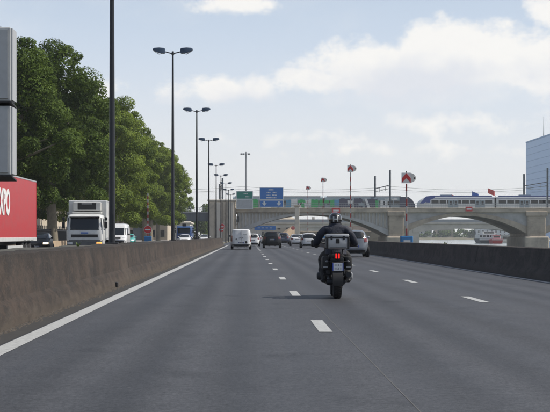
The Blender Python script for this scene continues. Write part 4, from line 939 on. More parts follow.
VANL = dict(layers=[(.22, .18, 3.95, .76), (.30, .03, 4.14, .86), (.45, 0, 4.20, .90), (.62, .015, 4.22, .915), (.85, .025, 4.15, .915), (1.0, .03, 3.85, .91), (1.10, .035, 3.45, .90), (1.45, .06, 3.05, .865), (1.68, .085, 2.72, .82), (1.76, .11, 2.5, .78), (1.805, .18, 2.3, .70), (1.825, .35, 2.1, .5), (1.83, .7, 1.8, .25)],
            n=7, glass=(1.14, 1.66), tail=(.86, .985, .72, 1.25), axles=(.72, 3.42), wr=.31, plate=(.62, .02), track=.79)
BIGVAN = dict(layers=[(.28, .15, 5.0, .86), (.40, .02, 5.32, .96), (.60, 0, 5.42, .99), (.90, .01, 5.42, 1.0), (1.10, .015, 5.2, 1.0), (1.25, .02, 4.85, .99), (1.80, .04, 4.35, .96), (2.15, .06, 4.0, .92), (2.27, .09, 3.75, .87), (2.33, .2, 3.5, .75), (2.35, .5, 3.2, .5)],
              n=8, glass=(1.28, 1.95), tail=(.86, .985, .8, 1.3), axles=(1.0, 4.55), wr=.35, plate=(.7, .02), track=.86)
def car(name, label, cat, spec, paintm, x, y, oncoming=False, lit=False, van=False, extras=None, detail=True):
    """y = distance of the end nearest the camera"""
    lf = Loft(spec['layers'], spec['n']); Ltot = max(l[2] for l in spec['layers'])
    t = thing(name, (x, y+(Ltot if oncoming else 0), 0), label, cat, None, math.pi if oncoming else 0)
    body = lf.shell().build('body', paintm, t, 38)
    g0, g1 = spec['glass']; bumz = spec['layers'][3][0]
    if van:
        for s in (-1, 1):
            o = lf.end(-1, s*.03 if s > 0 else -.955, .955 if s > 0 else -.03, spec['layers'][2][0]+.06, g1+.06, .018).build('rear_door', paintm, t, 40)
            MB().box(s*.10-.03, s*.10+.03, -.035, .01, 1.0, 1.14).build('handle', 'black_plastic', o)
        MB().box(-.012, .012, .012, .06, spec['layers'][2][0]+.06, g1+.05).build('door_gap', 'paint_grey', t)
    else:
        lf.end(-1, -.80, .80, g0+.02, g1, .016, x0t=-.84, x1t=.84).build('rear_window', 'glass', t, 40)
    lf.end(1, -.86, .86, g0+.03, g1, .016).build('windscreen', 'glass', t, 40)
    for s in (-1, 1):
        if van: lf.side(s, spec['layers'][6][2]-1.25, spec['layers'][6][2]-.12, g0+.02, g1-.04, .014, y1t=lf.at(g1-.04)[1]-.18).build('side_window', 'glass', t, 40)
        else:
            yr0, yf0, _ = lf.at(g0+.03); yr1, yf1, _ = lf.at(g1-.02); m0 = (yr0+yf0)/2-.05
            lf.side(s, m0+.05, yf0-.32, g0+.03, g1-.02, .014, y1t=yf1-.2).build('side_window', 'glass', t, 40)
            lf.side(s, yr0+.42, m0-.05, g0+.03, g1-.02, .014, y0t=yr1+.32).build('side_window', 'glass', t, 40)
        ta = spec['tail']
        lf.end(-1, min(s*ta[0], s*ta[1]), max(s*ta[0], s*ta[1]), ta[2], ta[3], .022, 5).build('tail_lamp', 'lamp_red', t, 40)
        hz = spec['layers'][4][0]
        lf.end(1, min(s*.58, s*.97), max(s*.58, s*.97), hz-.02, hz+.13, .02, 5).build('headlamp', 'head_lit' if lit else 'lamp_clear', t, 40)
        w = lf.at(g0)[2]; ym = lf.at(g0+.05)[1]-.55
        o = MB().sphere((s*(w+.13), ym, g0+.08), .10, .07, .075, 10, 6).build('wing_mirror', 'black_plastic' if van else paintm, t, 60)
        MB().tube([(s*(w-.04), ym+.02, g0+.02), (s*(w+.07), ym, g0+.05)], .025, 6).build('mirror_stalk', 'black_plastic', o)
        for ay in spec['axles']:
            ww = lf.at(.5)[2]
            MB().lathe([(spec['wr']+.055, -.02), (spec['wr']+.055, .012)] if s > 0 else [(spec['wr']+.055, -.012), (spec['wr']+.055, .02)], (s*ww*.985, ay, spec['wr']+.01), 'x', 28).build('wheel_arch', 'black_plastic', t)
            add_wheel(t, s*(ww-.085), ay, spec['wr'], .21)
        if detail: MB().box(s*.30-.07, s*.30+.07, lf.at(.3)[0]-.02, lf.at(.3)[0]+.2, .21, .245).build('exhaust_tip' if s > 0 else 'tow_eye_cover', 'dark_metal', t)
    lf.end(-1, -.93, .93, spec['layers'][1][0]-.03, spec['layers'][2][0]+.02, .02, 10).build('lower_bumper', 'black_plastic', t, 40)
    lf.end(1, -.90, .90, spec['layers'][1][0], bumz-.10, .02, 10).build('lower_grille', 'black_plastic', t, 40)
    lf.end(1, -.45, .45, bumz+.05, spec['layers'][4][0]+.04, .02, 8).build('grille', 'black_plastic', t, 40)
    pz = spec['plate'][0]; yr, yf, _ = lf.at(pz); license_plate(t, yr-.03, pz, -1)
    license_plate(t, lf.at(bumz-.03)[1]+.03, bumz-.03, 1)
    if not van:
        zt = spec['layers'][-3][0]; ys = lf.at(g1+.03)[0]
        lf.end(-1, -.72, .72, g1+.025, g1+.065, .05, 8).build('roof_spoiler', paintm, t, 40)
        MB().box(-.16, .16, ys-.075, ys-.05, g1+.03, g1+.045).build('brake_light', 'lamp_red', t)
        MB().tube([(0, lf.at(g0+.03)[0]-.03, g0+.05), (.34, lf.at(g0+.12)[0]-.035, g0+.13)], .012, 5).build('rear_wiper', 'black_plastic', t)
        MB().tube([(0, 1.25, zt), (0, 1.12, zt+.18)], .008, 5).build('aerial', 'black_plastic', t)
    if extras: extras(t, lf)
    return t
def van_badges(t, lf):

    MB().box(.18, .52, -.03, .0, 1.34, 1.375).build('lettering', 'sign_grey', t)
    MB().lathe([(.075, -.02), (.075, .02)], (-.42, -.01, .93), 'y', 14).build('badge', 'paint_grey', t)
    MB().lathe([(.11, -.02), (.11, .02)], (.45, -.01, .66), 'y', 16).build('sticker', 'ink', t)
    MB().box(-.8, .8, -.03, .06, .36, .46).build('bumper_step', 'black_plastic', t)
# same direction
car('delivery_van', 'small white panel van driving away beside the median wall end', 'van', VANL, 'paint_white', -.62, 152, van=True, extras=van_badges)
car('dark_suv', 'black estate car driving away in the middle lane right of the white van', 'car', SUVL, 'paint_black', 2.42, 170)
car('white_car', 'white saloon farther ahead, left of the white hatchback', 'car', SEDAN, 'paint_white', 5.95, 205)
car('white_hatchback', 'white hatchback in the right lane left of the motorcyclist', 'car', HATCH, 'paint_white', 6.2, 172)
car('silver_hatchback', 'silver hatchback in the right lane partly behind the motorcyclist', 'car', dict(HATCH, layers=[(z*1.05, a, b, w*1.02) for z, a, b, w in HATCH['layers']], glass=(1.05, 1.44), tail=(.68, .985, .86, 1.12), plate=(.62, .05)), 'paint_silver', 6.12, 98)
car('far_car', 'dark car far ahead between the black estate car and the white saloon', 'car', SUVL, 'paint_navy', 5.0, 242)
car('far_car', 'pale silver car far ahead just right of the white van', 'car', SEDAN, 'paint_silver', 1.4, 268)
car('far_car', 'white car mostly hidden behind the right side of the white van', 'car', HATCH, 'paint_white', .55, 200)
car('far_car', 'small far white car beyond the silver one near the arch', 'car', HATCH, 'paint_white', 4.6, 330)
car('far_car', 'tiny grey car farthest down the left lane', 'car', HATCH, 'paint_grey', .4, 360)
# oncoming
car('oncoming_car', 'dark car with a lit headlamp following the red trailer', 'car', HATCH, 'paint_black', -14.75, 118, True, True)
car('oncoming_van', 'tall white van behind the white refrigerated truck', 'van', BIGVAN, 'paint_white', -11.85, 152, True, van=True)
car('oncoming_car', 'teal car in front of the tall white van', 'car', HATCH, 'paint_teal', -14.6, 205, True)
car('oncoming_car', 'white car in front of the blue truck', 'car', SEDAN, 'paint_white', -9.3, 248, True)
car('oncoming_car', 'white oncoming car right of the lamp pole near the abutment', 'car', SEDAN, 'paint_white', -7.7, 300, True)
car('oncoming_car', 'dark oncoming car farther back under the girder bridge', 'car', HATCH, 'paint_navy', -10.4, 400, True)
car('parked_car', 'grey parked car beyond the low tan wall under the trees', 'car', HATCH, 'paint_grey', -22.0, 245, True)

# ------------------------------------------------------------------ trucks
def text_mesh(body, size, m, parent, loc, rot, bold=.0):
    cu = bpy.data.curves.new('lettering', 'FONT'); cu.body = body; cu.size = size; cu.extrude = .004; cu.offset = bold; cu.align_x = 'CENTER'; cu.align_y = 'CENTER'
    o = bpy.data.objects.new('tmp', cu); COL.objects.link(o); dg = bpy.context.evaluated_depsgraph_get()
    me = bpy.data.meshes.new_from_object(o.evaluated_get(dg)); bpy.data.objects.remove(o); me.materials.clear(); me.materials.append(M[m])
    r = bpy.data.objects.new('lettering', me); COL.objects.link(r); r.parent = parent; r.location = loc; r.rotation_euler = rot; return r
CAB = [(.42, .1, 2.0, 1.10), (.55, 0, 2.12, 1.20), (1.0, 0, 2.16, 1.235), (1.5, 0, 2.16, 1.24), (1.75, 0, 2.13, 1.235), (2.45, .02, 2.0, 1.19), (2.58, .05, 1.92, 1.16), (2.66, .15, 1.75, 1.05), (2.69, .4, 1.5, .8)]
def truck_cab(t, y0, paintm, lit=None, name='cab', dz=0.0, w=1.0):
    L = [(z+dz, a+y0, b+y0, ww*w) for z, a, b, ww in CAB]; lf = Loft(L, 9)
    cb = lf.shell(64).build(name, paintm, t, 38); z = lambda v: v+dz
    lf.end(1, -.93, .93, z(1.62), z(2.42), .018).build('windscreen', 'glass', cb, 40)
    lf.end(1, -.72, .72, z(1.13), z(1.32), .02).build('grille', 'black_plastic', cb, 40); lf.end(1, -.97, .97, z(.44), z(.86), .05, 12).build('bumper', 'paint_grey', cb, 40)
    lf.end(1, -.97, .97, z(.88), z(.93), .03, 12).build('bumper_trim', 'black_plastic', cb, 40)
    for s in (-1, 1):
        lf.end(1, min(s*.66, s*.95), max(s*.66, s*.95), z(.64), z(.80), .065, 5).build('headlamp', 'lamp_amber' if lit == s else 'lamp_clear', cb, 40)
        lf.side(s, y0+.55, y0+1.75, z(1.62), z(2.35), .014, y1t=y0+1.68).build('side_window', 'glass', cb, 40)
        lf.side(s, y0+.45, y0+1.9, z(.6), z(1.56), .012).build('door', paintm, cb, 40)
        for zz_, hh in ((1.95, .46), (2.36, .22)): MB().bbox(min(s*1.32, s*1.52)*w, max(s*1.32, s*1.52)*w, y0+1.95, y0+2.06, z(zz_-hh/2), z(zz_+hh/2), .03).build('mirror', 'black_plastic', cb)
        MB().tube([(s*1.18*w, y0+1.9, z(2.4)), (s*1.42*w, y0+2.0, z(2.5)), (s*1.42*w, y0+2.0, z(1.7))], .02, 6).build('mirror_arm', 'black_plastic', cb)
        MB().tube([(s*.02, y0+2.13, z(1.66)), (s*.5+.1, y0+2.08, z(2.0))], .012, 5).build('wiper', 'black_plastic', cb)
    MB().bbox(-1.0, 1.0, y0+1.95, y0+2.25, z(2.44), z(2.52), .02).build('sun_visor', 'glass', cb)
    license_plate(cb, y0+2.23, z(.56), 1)
    return lf, cb
def axle(t, y, r=.48, x=.98, dual=False):
    for s in (-1, 1):
        add_wheel(t, s*x, y, r, .30)
        if dual: add_wheel(t, s*(x-.33), y, r, .28)
# white refrigerated truck, nose towards the camera
YT = 113.5; XT = PX(84.5, YT)
t = thing('refrigerated_truck', (XT, YT+9.0, 0), 'white refrigerated box truck with a roof cooling unit coming towards us', 'truck', None, math.pi)
truck_cab(t, 6.85, 'truck_white', lit=-1, dz=-.0)
MB().bbox(-1.3, 1.3, 0, 6.7, 1.0, PZ(200.3, YT+2), .04).build('cargo_box', 'truck_white', t)
bt = PZ(200.3, YT+2)
for s in (-1, 1):
    MB().box(s*1.301 if s > 0 else -1.315, 1.315 if s > 0 else -1.301, .1, 6.6, 1.0, 1.12).build('side_rail', 'alu', t)
    MB().box(s*1.301-.006, s*1.301+.006, .05, 6.65, bt-.14, bt-.05).build('top_rail', 'alu', t)
M['logo_blue'] = mat('logo_blue', (.05, .14, .45), .5)
MB().prism([(2.6, 2.35), (3.0, 2.2), (3.5, 2.5), (3.6, 3.0), (3.2, 3.1), (2.8, 2.9)], -1.312, -1.3, 'x').build('side_logo', 'logo_blue', t)
MB().prism([(2.4, 1.55), (5.0, 1.55), (5.0, 1.68), (2.4, 1.68)], -1.312, -1.3, 'x').build('side_lettering', 'logo_blue', t)
u = MB().bbox(-.95, .95, 6.68, 7.35, PZ(210.6, YT), PZ(201.6, YT), .06).build('cooling_unit', 'truck_cream', t)
MB().bbox(-.62, .62, 7.34, 7.38, PZ(209.4, YT), PZ(202.4, YT), .02).build('unit_grille', 'black_plastic', u); MB().box(-.35, .35, 7.381, 7.39, PZ(203.7, YT), PZ(203.0, YT)).build('unit_lettering', 'plate', u)
MB().bbox(-1.0, 1.0, 6.7, 7.5, PZ(213.5, YT), PZ(211.6, YT), .04).build('unit_base', 'truck_cream', t)
MB().box(-.25, .25, 9.03, 9.06, 1.38, 1.47).build('front_lettering', 'logo_blue', t)
MB().bbox(-.45, .45, .2, 8.3, .62, .98, .03).build('chassis', 'dark_metal', t); axle(t, 1.8, dual=True); axle(t, 7.9)
# red trailer truck, side towards us, running to the left edge
XS = -10.72; YE = XS*F_PX/(36.3-VPX)
t = thing('red_trailer_truck', (XS-1.28, YE, 0), 'articulated truck with a red trailer side and white lettering at the left edge', 'truck', None, math.pi)
TB, TTP = PZ(240.5, YE), PZ(181, YE)
MB().bbox(-1.28, 1.28, 0, 13.6, 1.0, TTP, .03).build('trailer_box', 'paint_red', t)
for s in (-1, 1):
    MB().bbox(s*1.27-.03, s*1.27+.03, .02, 13.58, .97, 1.15, .01).build('white_sill', 'truck_white', t); MB().box(s*1.283-.01, s*1.283+.01, .02, 13.58, TTP-.07, TTP-.005).build('top_rail', 'alu', t)
    MB().box(s*1.283-.008, s*1.283+.008, .0, .07, 1.12, TTP-.08).build('corner_post', 'paint_red', t)
    MB().box(s*1.2-.02, s*1.2+.02, 4.7, 9.8, .35, .52).build('side_guard', 'truck_white', t); MB().box(s*1.2-.02, s*1.2+.02, 4.7, 9.8, .62, .78).build('side_guard', 'truck_white', t)
YLt = XS*F_PX/(3.2-VPX)
text_mesh('XPO', 1.55, 'sign_white', t, (-1.294, YE-YLt-.45, PZ(203, YLt)), (math.pi/2, 0, -math.pi/2), .055)
MB().bbox(-.5, .5, .2, 13.4, .78, .98, .03).build('chassis', 'dark_metal', t); MB().bbox(-1.2, 1.2, -.05, .08, .5, .75, .02).build('rear_bumper', 'dark_metal', t)
for yy in (2.4, 3.75, 5.1): axle(t, yy-.6, .5, 1.05)
for yy in (2.4, 3.75, 5.1): MB().box(-1.3, -1.0, yy-1.08, yy-.12, 1.06-.06, 1.08-.06).build('mudguard', 'black_plastic', t)
truck_cab(t, 14.3, 'truck_white', dz=.35); MB().bbox(-.5, .5, 12, 16.2, .7, .86, .02).build('tractor_frame', 'dark_metal', t); axle(t, 15.5, .5, 1.03); axle(t, 12.6, .5, 1.03, True)
MB().bbox(-1.15, 1.15, 14.35, 15.6, 2.9, 3.75, .15).build('air_deflector', 'truck_white', t)
# blue truck
YT = 262.; XT = PX(184, YT)
t = thing('blue_truck', (XT, YT+8.5, 0), 'blue truck coming towards us beneath the girder bridge', 'truck', None, math.pi)
truck_cab(t, 6.3, 'paint_blue', w=.98); MB().bbox(-1.22, 1.22, 0, 6.2, 1.0, 2.75, .05).build('cargo_body', 'paint_blue', t)
MB().bbox(-.3, .3, 6.5, 7.3, 2.7, 3.15, .08).build('roof_beacon_box', 'black_plastic', t); MB().bbox(-.45, .45, .2, 7.8, .62, .98, .03).build('chassis', 'dark_metal', t); axle(t, 1.6, dual=True); axle(t, 7.4)

# ------------------------------------------------------------------ river boat
Yb = 700.; t = thing('river_boat', (PX(491, Yb), Yb, -1.85), 'white passenger boat with red bow trim moored on the river under the arch', 'boat')
hw = PX(503, Yb)-PX(491, Yb)
hull = [(-hw, 0), (hw, 0)]
MB().add([(-hw*.8, 0, -.2), (hw*.55, 0, -.2), (hw*.55, 16, -.2), (-hw*.8, 16, -.2), (-hw, -.5, 2.0), (hw*.62, -.8, 2.1), (hw*.62, 17, 2), (-hw, 17, 2)], [(0, 3, 2, 1), (4, 5, 6, 7), (0, 1, 5, 4), (1, 2, 6, 5), (2, 3, 7, 6), (3, 0, 4, 7)]).build('hull', 'steel_dark', t)
MB().box(-hw*.98, hw*.6, -.9, -.6, 1.3, 1.95).build('gunwale', 'white_paint', t)
MB().box(-hw*.94, hw*.5, 1, 15, 2.05, 3.7).build('cabin', 'white_paint', t)
for i in range(5): MB().box(-hw*.9+i*hw*.28, -hw*.9+i*hw*.28+hw*.2, .96, .995, 2.6, 3.4).build('window', 'glass', t)
MB().box(-hw*.6, hw*.45, 3, 12, 3.71, 5.0).build('upper_deck', 'white_paint', t); MB().box(-hw*.5, hw*.35, 2.95, 2.99, 4.1, 4.7).build('wheelhouse_window', 'glass', t)
for x in (-.8, -.2, .3): MB().tube([(hw*x, 3, 3.7), (hw*x, 3, 6.6)], .07, 6).build('mast', 'galv', t)
MB().box(-hw*.9, hw*.5, 2.9, 3.0, 5.4, 5.5).build('awning_rail', 'galv', t)
t = thing('river_boat', (PX(497.5, Yb-12), Yb-12, -1.85), 'small red and white tug beside the white passenger boat', 'boat')
MB().add([(-1.7, 0, -.2), (1.7, 0, -.2), (1.8, 10, -.2), (-1.8, 10, -.2), (-2.4, -.6, 1.9), (2.4, -.6, 1.9), (2.2, 10, 1.6), (-2.2, 10, 1.6)], [(0, 3, 2, 1), (4, 5, 6, 7), (0, 1, 5, 4), (1, 2, 6, 5), (2, 3, 7, 6), (3, 0, 4, 7)]).build('hull', 'sign_red', t)
MB().box(-2.3, 2.3, -.75, -.62, 1.35, 1.75).build('white_band', 'white_paint', t); MB().bbox(-1.5, 1.5, 2, 7, 1.8, 3.3, .1).build('cabin', 'white_paint', t); MB().box(-1.2, 1.2, 1.96, 1.99, 2.4, 3.0).build('window', 'glass', t)
MB().tube([(0, 4, 3.3), (0, 4, 5.8)], .08, 6).build('mast', 'galv', t); MB().box(-1.6, 1.6, 1.8, 7.2, 3.31, 3.5).build('cabin_roof', 'sign_red', t)
# moored landing stage right of it
t = thing('landing_stage', (PX(512, 760), 760, -1.85), 'pale floating landing stage right of the boats under the arch', 'pontoon')
MB().bbox(-5, 7, 0, 12, -.2, 1.0, .1).build('pontoon', 'concrete_pale', t); MB().box(-4.5, 6.5, 1, 11, 1.02, 3.4).build('shelter', 'pale_wall', t); MB().box(-4, 6, .96, .99, 1.7, 2.8).build('window', 'glass', t); MB().box(-4.9, 6.9, .6, 11.4, 3.41, 3.65).build('roof', 'galv', t)

# ------------------------------------------------------------------ touring motorcycle and rider
MX, MY = 1.74, 33.2
bk = thing('touring_motorcycle', (MX, MY, 0), 'black touring motorcycle with aluminium top box in the middle lane', 'motorcycle')
def moto_wheel(y, r, w):
    prof = [(r*.70, -w*.40), (r*.82, -w*.5), (r*.92, -w*.47), (r*.975, -w*.3), (r, 0), (r*.975, w*.3), (r*.92, w*.47), (r*.82, w*.5), (r*.70, w*.40)]
    o = MB().lathe(prof, (0, y, r), 'x', 40).build('wheel', 'tyre', bk, 35)
    MB().lathe([(r*.69, -w*.36), (r*.60, -w*.2), (r*.60, w*.2), (r*.69, w*.36)], (0, y, r), 'x', 32).build('rim', 'dark_metal', o, 40)
    MB().lathe([(.05, -w*.7), (.05, w*.7)], (0, y, r), 'x', 16).build('hub', 'dark_metal', o)
    for k in range(10):
        a = k*math.tau/10; MB().tube([(0, y, r), (0, y+math.cos(a)*r*.62, r+math.sin(a)*r*.62)], .014, 5).build('spoke', 'dark_metal', o)
    mb = MB()                                        # tread blocks
    for k in range(46):
        a = k*math.tau/46
        for s in (-1, 1):
            c, d = math.cos(a+s*.03), math.sin(a+s*.03); x0, x1 = sorted((s*w*.08, s*w*.34)); q = r+.004
            mb.add([(x, y+c*rr-d*e, r+d*rr+c*e) for rr in (r*.965, q) for x in (x0, x1) for e in (-.012, .012)], [(0, 1, 3, 2), (4, 6, 7, 5), (0, 4, 5, 1), (2, 3, 7, 6), (0, 2, 6, 4), (1, 5, 7, 3)])
    tag(mb.build('tread', 'tyre', o), kind='stuff')
    MB().lathe([(.13, w*.58), (.13, w*.61)], (0, y, r), 'x', 24).build('brake_disc', 'rim', o)
moto_wheel(0, .325, .165); moto_wheel(1.52, .33, .12)
# swing arm, shock, frame, engine
for s in (-1, 1): MB().tube([(s*.13, 0, .33), (s*.14, .35, .38), (s*.10, .60, .42)], [.034, .042, .05], 8).build('swing_arm', 'dark_metal', bk, 60)
MB().lathe([(.055, 0), (.055, .09)], (-.20, 0, .325), 'x', 16).build('final_drive', 'dark_metal', bk)
MB().tube([(.03, .42, .45), (.03, .38, .74)], .045, 10).build('rear_shock', 'sign_grey', bk, 60)
MB().bbox(-.20, .20, .55, 1.12, .24, .62, .06).build('engine_block', 'dark_metal', bk, 40)
for s in (-1, 1):
    c = MB().bbox(min(s*.2, s*.36), max(s*.2, s*.36), .82, 1.02, .34, .50, .04).build('cylinder_head', 'galv' if s > 0 else 'dark_metal', bk, 40)
    MB().tube([(s*.16, 1.2, .85), (s*.27, 1.16, .72), (s*.31, 1.08, .54), (s*.27, 1.0, .34), (s*.16, .95, .26)], .014, 6).build('crash_bar', 'dark_metal', bk, 60)
    MB().tube([(s*.12, .58, .36), (s*.30, .55, .34)], .018, 8).build('footpeg', 'dark_metal', bk)
    MB().tube([(s*.12, .20, .46), (s*.26, .18, .47)], .016, 8).build('pillion_peg', 'dark_metal', bk)
    MB().tube([(s*.11, .55, .40), (s*.13, .18, .48), (s*.11, .05, .80)], .016, 6).build('subframe_tube', 'dark_metal', bk, 60)
# tank, seat, tail
lf = Loft([(.62, .75, 1.15, .13), (.72, .70, 1.25, .19), (.85, .68, 1.30, .21), (.95, .72, 1.28, .19), (1.02, .80, 1.2, .13), (1.04, .9, 1.1, .06)], 2.8); lf.shell(32).build('fuel_tank', 'paint_black', bk, 50)
MB().bbox(-.16, .16, .18, .78, .76, .86, .04).build('seat', 'black_plastic', bk, 40); MB().bbox(-.13, .13, -.12, .30, .70, .80, .035).build('tail_unit', 'paint_black', bk, 40)
# luggage rack and top box
for s in (-1, 1): MB().tube([(s*.10, .28, .80), (s*.11, .10, .955), (s*.11, -.22, .955)], .012, 6).build('rack_tube', 'dark_metal', bk, 60)
MB().box(-.14, .14, -.20, .14, .957, .972).build('rack_plate', 'dark_metal', bk)
tbx = MB().bbox(-.215, .215, -.24, .16, .975, 1.185, .022).build('top_box', 'alu', bk, 30)
MB().bbox(-.222, .222, -.247, .167, 1.187, 1.262, .03).build('lid', 'alu', tbx, 30)
MB().box(-.224, .224, -.249, .169, 1.179, 1.190).build('lid_seal', 'black_plastic', tbx)
for sx in (-1, 1):
    for sy in (-.243, .163): MB().bbox(sx*.205-.022, sx*.205+.022, sy-.012, sy+.012, .968, 1.20, .008).build('corner_guard', 'black_plastic', tbx)
    MB().bbox(sx*.12-.02, sx*.12+.02, -.262, -.246, 1.15, 1.225, .005).build('latch', 'dark_metal', tbx)
MB().bbox(-.035, .035, -.262, -.240, 1.075, 1.165, .008).build('lock', 'black_plastic', tbx)
MB().bbox(-.12, .12, -.10, .10, 1.264, 1.278, .006).build('lid_pad', 'black_plastic', tbx)
MB().box(-.16, .16, -.2425, -.2405, 1.0, 1.012).build('seam', 'dark_metal', tbx)
# tail lamp (lit, two bars), plate, mudguard, indicators
MB().bbox(-.062, .062, -.175, -.115, .765, .90, .012).build('tail_lamp_housing', 'black_plastic', bk)
for s in (-1, 1): MB().bbox(s*.025-.015, s*.025+.015, -.186, -.172, .785, .88, .006).build('tail_lamp', 'tail_lit', bk)
MB().tube([(0, -.05, .72), (0, -.22, .68), (0, -.30, .56)], .03, 8).build('plate_arm', 'black_plastic', bk)
MB().bbox(-.115, .115, -.315, -.300, .535, .715, .006).build('plate_holder', 'black_plastic', bk)
p = MB().box(-.105, .105, -.321, -.316, .548, .698).build('number_plate', 'plate', bk)
MB().box(-.105, -.088, -.3235, -.3215, .548, .698).build('blue_strip', 'plate_blue', p); MB().box(.088, .105, -.3235, -.3215, .548, .698).build('blue_strip', 'plate_blue', p)
mb = MB()
for zz_ in (.655, .59):
    for i in range(4): mb.box(-.065+i*.037, -.065+i*.037+.016, -.3235, -.3215, zz_-.02, zz_+.02)
tag(mb.build('characters', 'ink_grey', p), kind='stuff')
vs = []; fs = []
for i in range(9):
    a = math.radians(95+i*12); vs += [(-.10, math.cos(a)*.36, .325+math.sin(a)*.36), (.10, math.cos(a)*.36, .325+math.sin(a)*.36), (.10, math.cos(a)*.375, .325+math.sin(a)*.375), (-.10, math.cos(a)*.375, .325+math.sin(a)*.375)]
for i in range(8):
    for k in range(4): fs.append((i*4+k, i*4+(k+1) % 4, i*4+4+(k+1) % 4, i*4+4+k))
MB().add(vs, fs+[(0, 1, 2, 3), (32, 33, 34, 35)]).build('mudguard', 'black_plastic', bk, 40)
for s in (-1, 1):
    MB().tube([(s*.05, -.12, .72), (s*.19, -.13, .725)], .01, 6).build('indicator_stalk', 'black_plastic', bk)
    MB().sphere((s*.205, -.13, .725), .03, .035, .025, 10, 6).build('indicator', 'paint_grey', bk)
    # soft panniers hang beside the tail
    pn_ = MB().bbox(min(s*.15, s*.295), max(s*.15, s*.295), .02, .42, .55, .83, .05).build('pannier', 'black_plastic', bk, 40)
    MB().box(min(s*.18, s*.27), max(s*.18, s*.27), .012, .02, .60, .63).build('reflector_strip', 'sign_grey', pn_)
MB().tube([(.16, .75, .28), (.19, .40, .36), (.21, .05, .44), (.22, -.10, .47)], [.03, .05, .06, .055], 14).build('exhaust_muffler', 'dark_metal', bk, 50)
MB().lathe([(.056, -.02), (.057, 0)], (.22, -.105, .47), 'y', 16).build('muffler_tip', 'dark_metal', bk)
# front end
for s in (-1, 1): MB().tube([(s*.10, 1.52, .33), (s*.10, 1.18, 1.0)], .03, 8).build('fork_leg', 'dark_metal', bk, 60)
hb = MB().tube([(-.44, .90, 1.075), (-.30, 1.02, 1.10), (-.10, 1.10, 1.05), (.10, 1.10, 1.05), (.30, 1.02, 1.10), (.44, .90, 1.075)], .014, 8).build('handlebar', 'dark_metal', bk, 60)
for s in (-1, 1):
    MB().tube([(s*.33, .995, 1.096), (s*.455, .885, 1.072)], .02, 10).build('grip', 'black_plastic', hb)
    MB().tube([(s*.32, 1.02, 1.1), (s*.37, 1.06, 1.16)], .009, 6).build('mirror_stalk', 'black_plastic', hb); MB().sphere((s*.375, 1.05, 1.185), .065, .02, .042, 14, 8).build('mirror', 'black_plastic', hb)
    MB().bbox(min(s*.30, s*.47), max(s*.30, s*.47), 1.06, 1.10, 1.0, 1.14, .02).build('hand_guard', 'black_plastic', hb)
lf = Loft([(.78, 1.15, 1.42, .16), (.95, 1.12, 1.45, .20), (1.12, 1.1, 1.36, .19), (1.2, 1.1, 1.28, .12)], 2.6); lf.shell(28).build('front_fairing', 'paint_black', bk, 50)
MB().add([(-.19, 1.34, 1.12), (.19, 1.34, 1.12), (.16, 1.18, 1.36), (-.16, 1.18, 1.36), (-.19, 1.33, 1.115), (.19, 1.33, 1.115), (.16, 1.17, 1.355), (-.16, 1.17, 1.355)], [(0, 1, 2, 3), (7, 6, 5, 4), (0, 4, 5, 1), (1, 5, 6, 2), (2, 6, 7, 3), (3, 7, 4, 0)]).build('windscreen', 'glass', bk)
MB().bbox(-.14, .14, 1.38, 1.47, .92, 1.05, .03).build('headlamp', 'lamp_clear', bk)
MB().bbox(-.08, .08, 1.15, 1.95-.15, .66, .70, .02).build('front_mudguard', 'paint_black', bk)

# rider: one skinned body, helmet, gloves and boots as children
rd = thing('person', (MX, MY, 0), 'motorcyclist in dark jacket and black helmet riding away from us', 'person')
joints = [((0, .46, .90), (.175, .15)), ((0, .50, 1.06), (.168, .135)), ((0, .56, 1.22), (.198, .145)), ((0, .61, 1.345), (.19, .12)), ((0, .645, 1.435), (.075, .075)), ((0, .68, 1.50), (.075, .075))]
edges = [(0, 1), (1, 2), (2, 3), (3, 4), (4, 5)]
for s in (-1, 1):
    i = len(joints)
    joints += [((s*.20, .62, 1.365), (.108, .095)), ((s*.295, .60, 1.27), (.094, .088)), ((s*.385, .66, 1.08), (.080, .076)), ((s*.395, .80, 1.06), (.060, .058)), ((s*.395, .905, 1.09), (.038, .038))]
    edges += [(3, i), (i, i+1), (i+1, i+2), (i+2, i+3), (i+3, i+4)]
    k = len(joints)
    joints += [((s*.115, .48, .885), (.125, .115)), ((s*.20, .64, .84), (.105, .105)), ((s*.265, .88, .755), (.085, .085)), ((s*.255, .82, .68), (.078, .08)), ((s*.245, .68, .50), (.068, .068)), ((s*.235, .56, .38), (.050, .052))]
    edges += [(0, k), (k, k+1), (k+1, k+2), (k+2, k+3), (k+3, k+4), (k+4, k+5)]
def rider_mat():
    m = M['jacket'].copy(); m.name = 'rider_clothes'; t = m.node_tree; N = t.nodes; L = t.links; b = N['Principled BSDF']; src = b.inputs['Base Color'].links[0].from_socket
    c = N.new('ShaderNodeTexCoord'); sp = N.new('ShaderNodeSeparateXYZ'); L.new(c.outputs['Object'], sp.inputs[0])
    mr = N.new('ShaderNodeMath'); mr.operation = 'GREATER_THAN'; L.new(sp.outputs['Z'], mr.inputs[0]); mr.inputs[1].default_value = .93
    x = N.new('ShaderNodeMix'); x.data_type = 'RGBA'; L.new(mr.outputs[0], x.inputs['Factor']); x.inputs['A'].default_value = (.011, .011, .012, 1); L.new(src, x.inputs['B']); L.new(x.outputs['Result'], b.inputs['Base Color']); return m
me = bpy.data.meshes.new('body'); me.from_pydata([j[0] for j in joints], edges, []); me.materials.append(rider_mat())
bo = bpy.data.objects.new('body', me); COL.objects.link(bo); bo.parent = rd
sk = bo.modifiers.new('skin', 'SKIN'); sk.use_smooth_shade = True; sk.branch_smoothing = .6
for i, j in enumerate(joints):
    v = me.skin_vertices[0].data[i]; v.radius = j[1]; v.use_root = (i == 0)
sb = bo.modifiers.new('sub', 'SUBSURF'); sb.levels = 2; sb.render_levels = 2
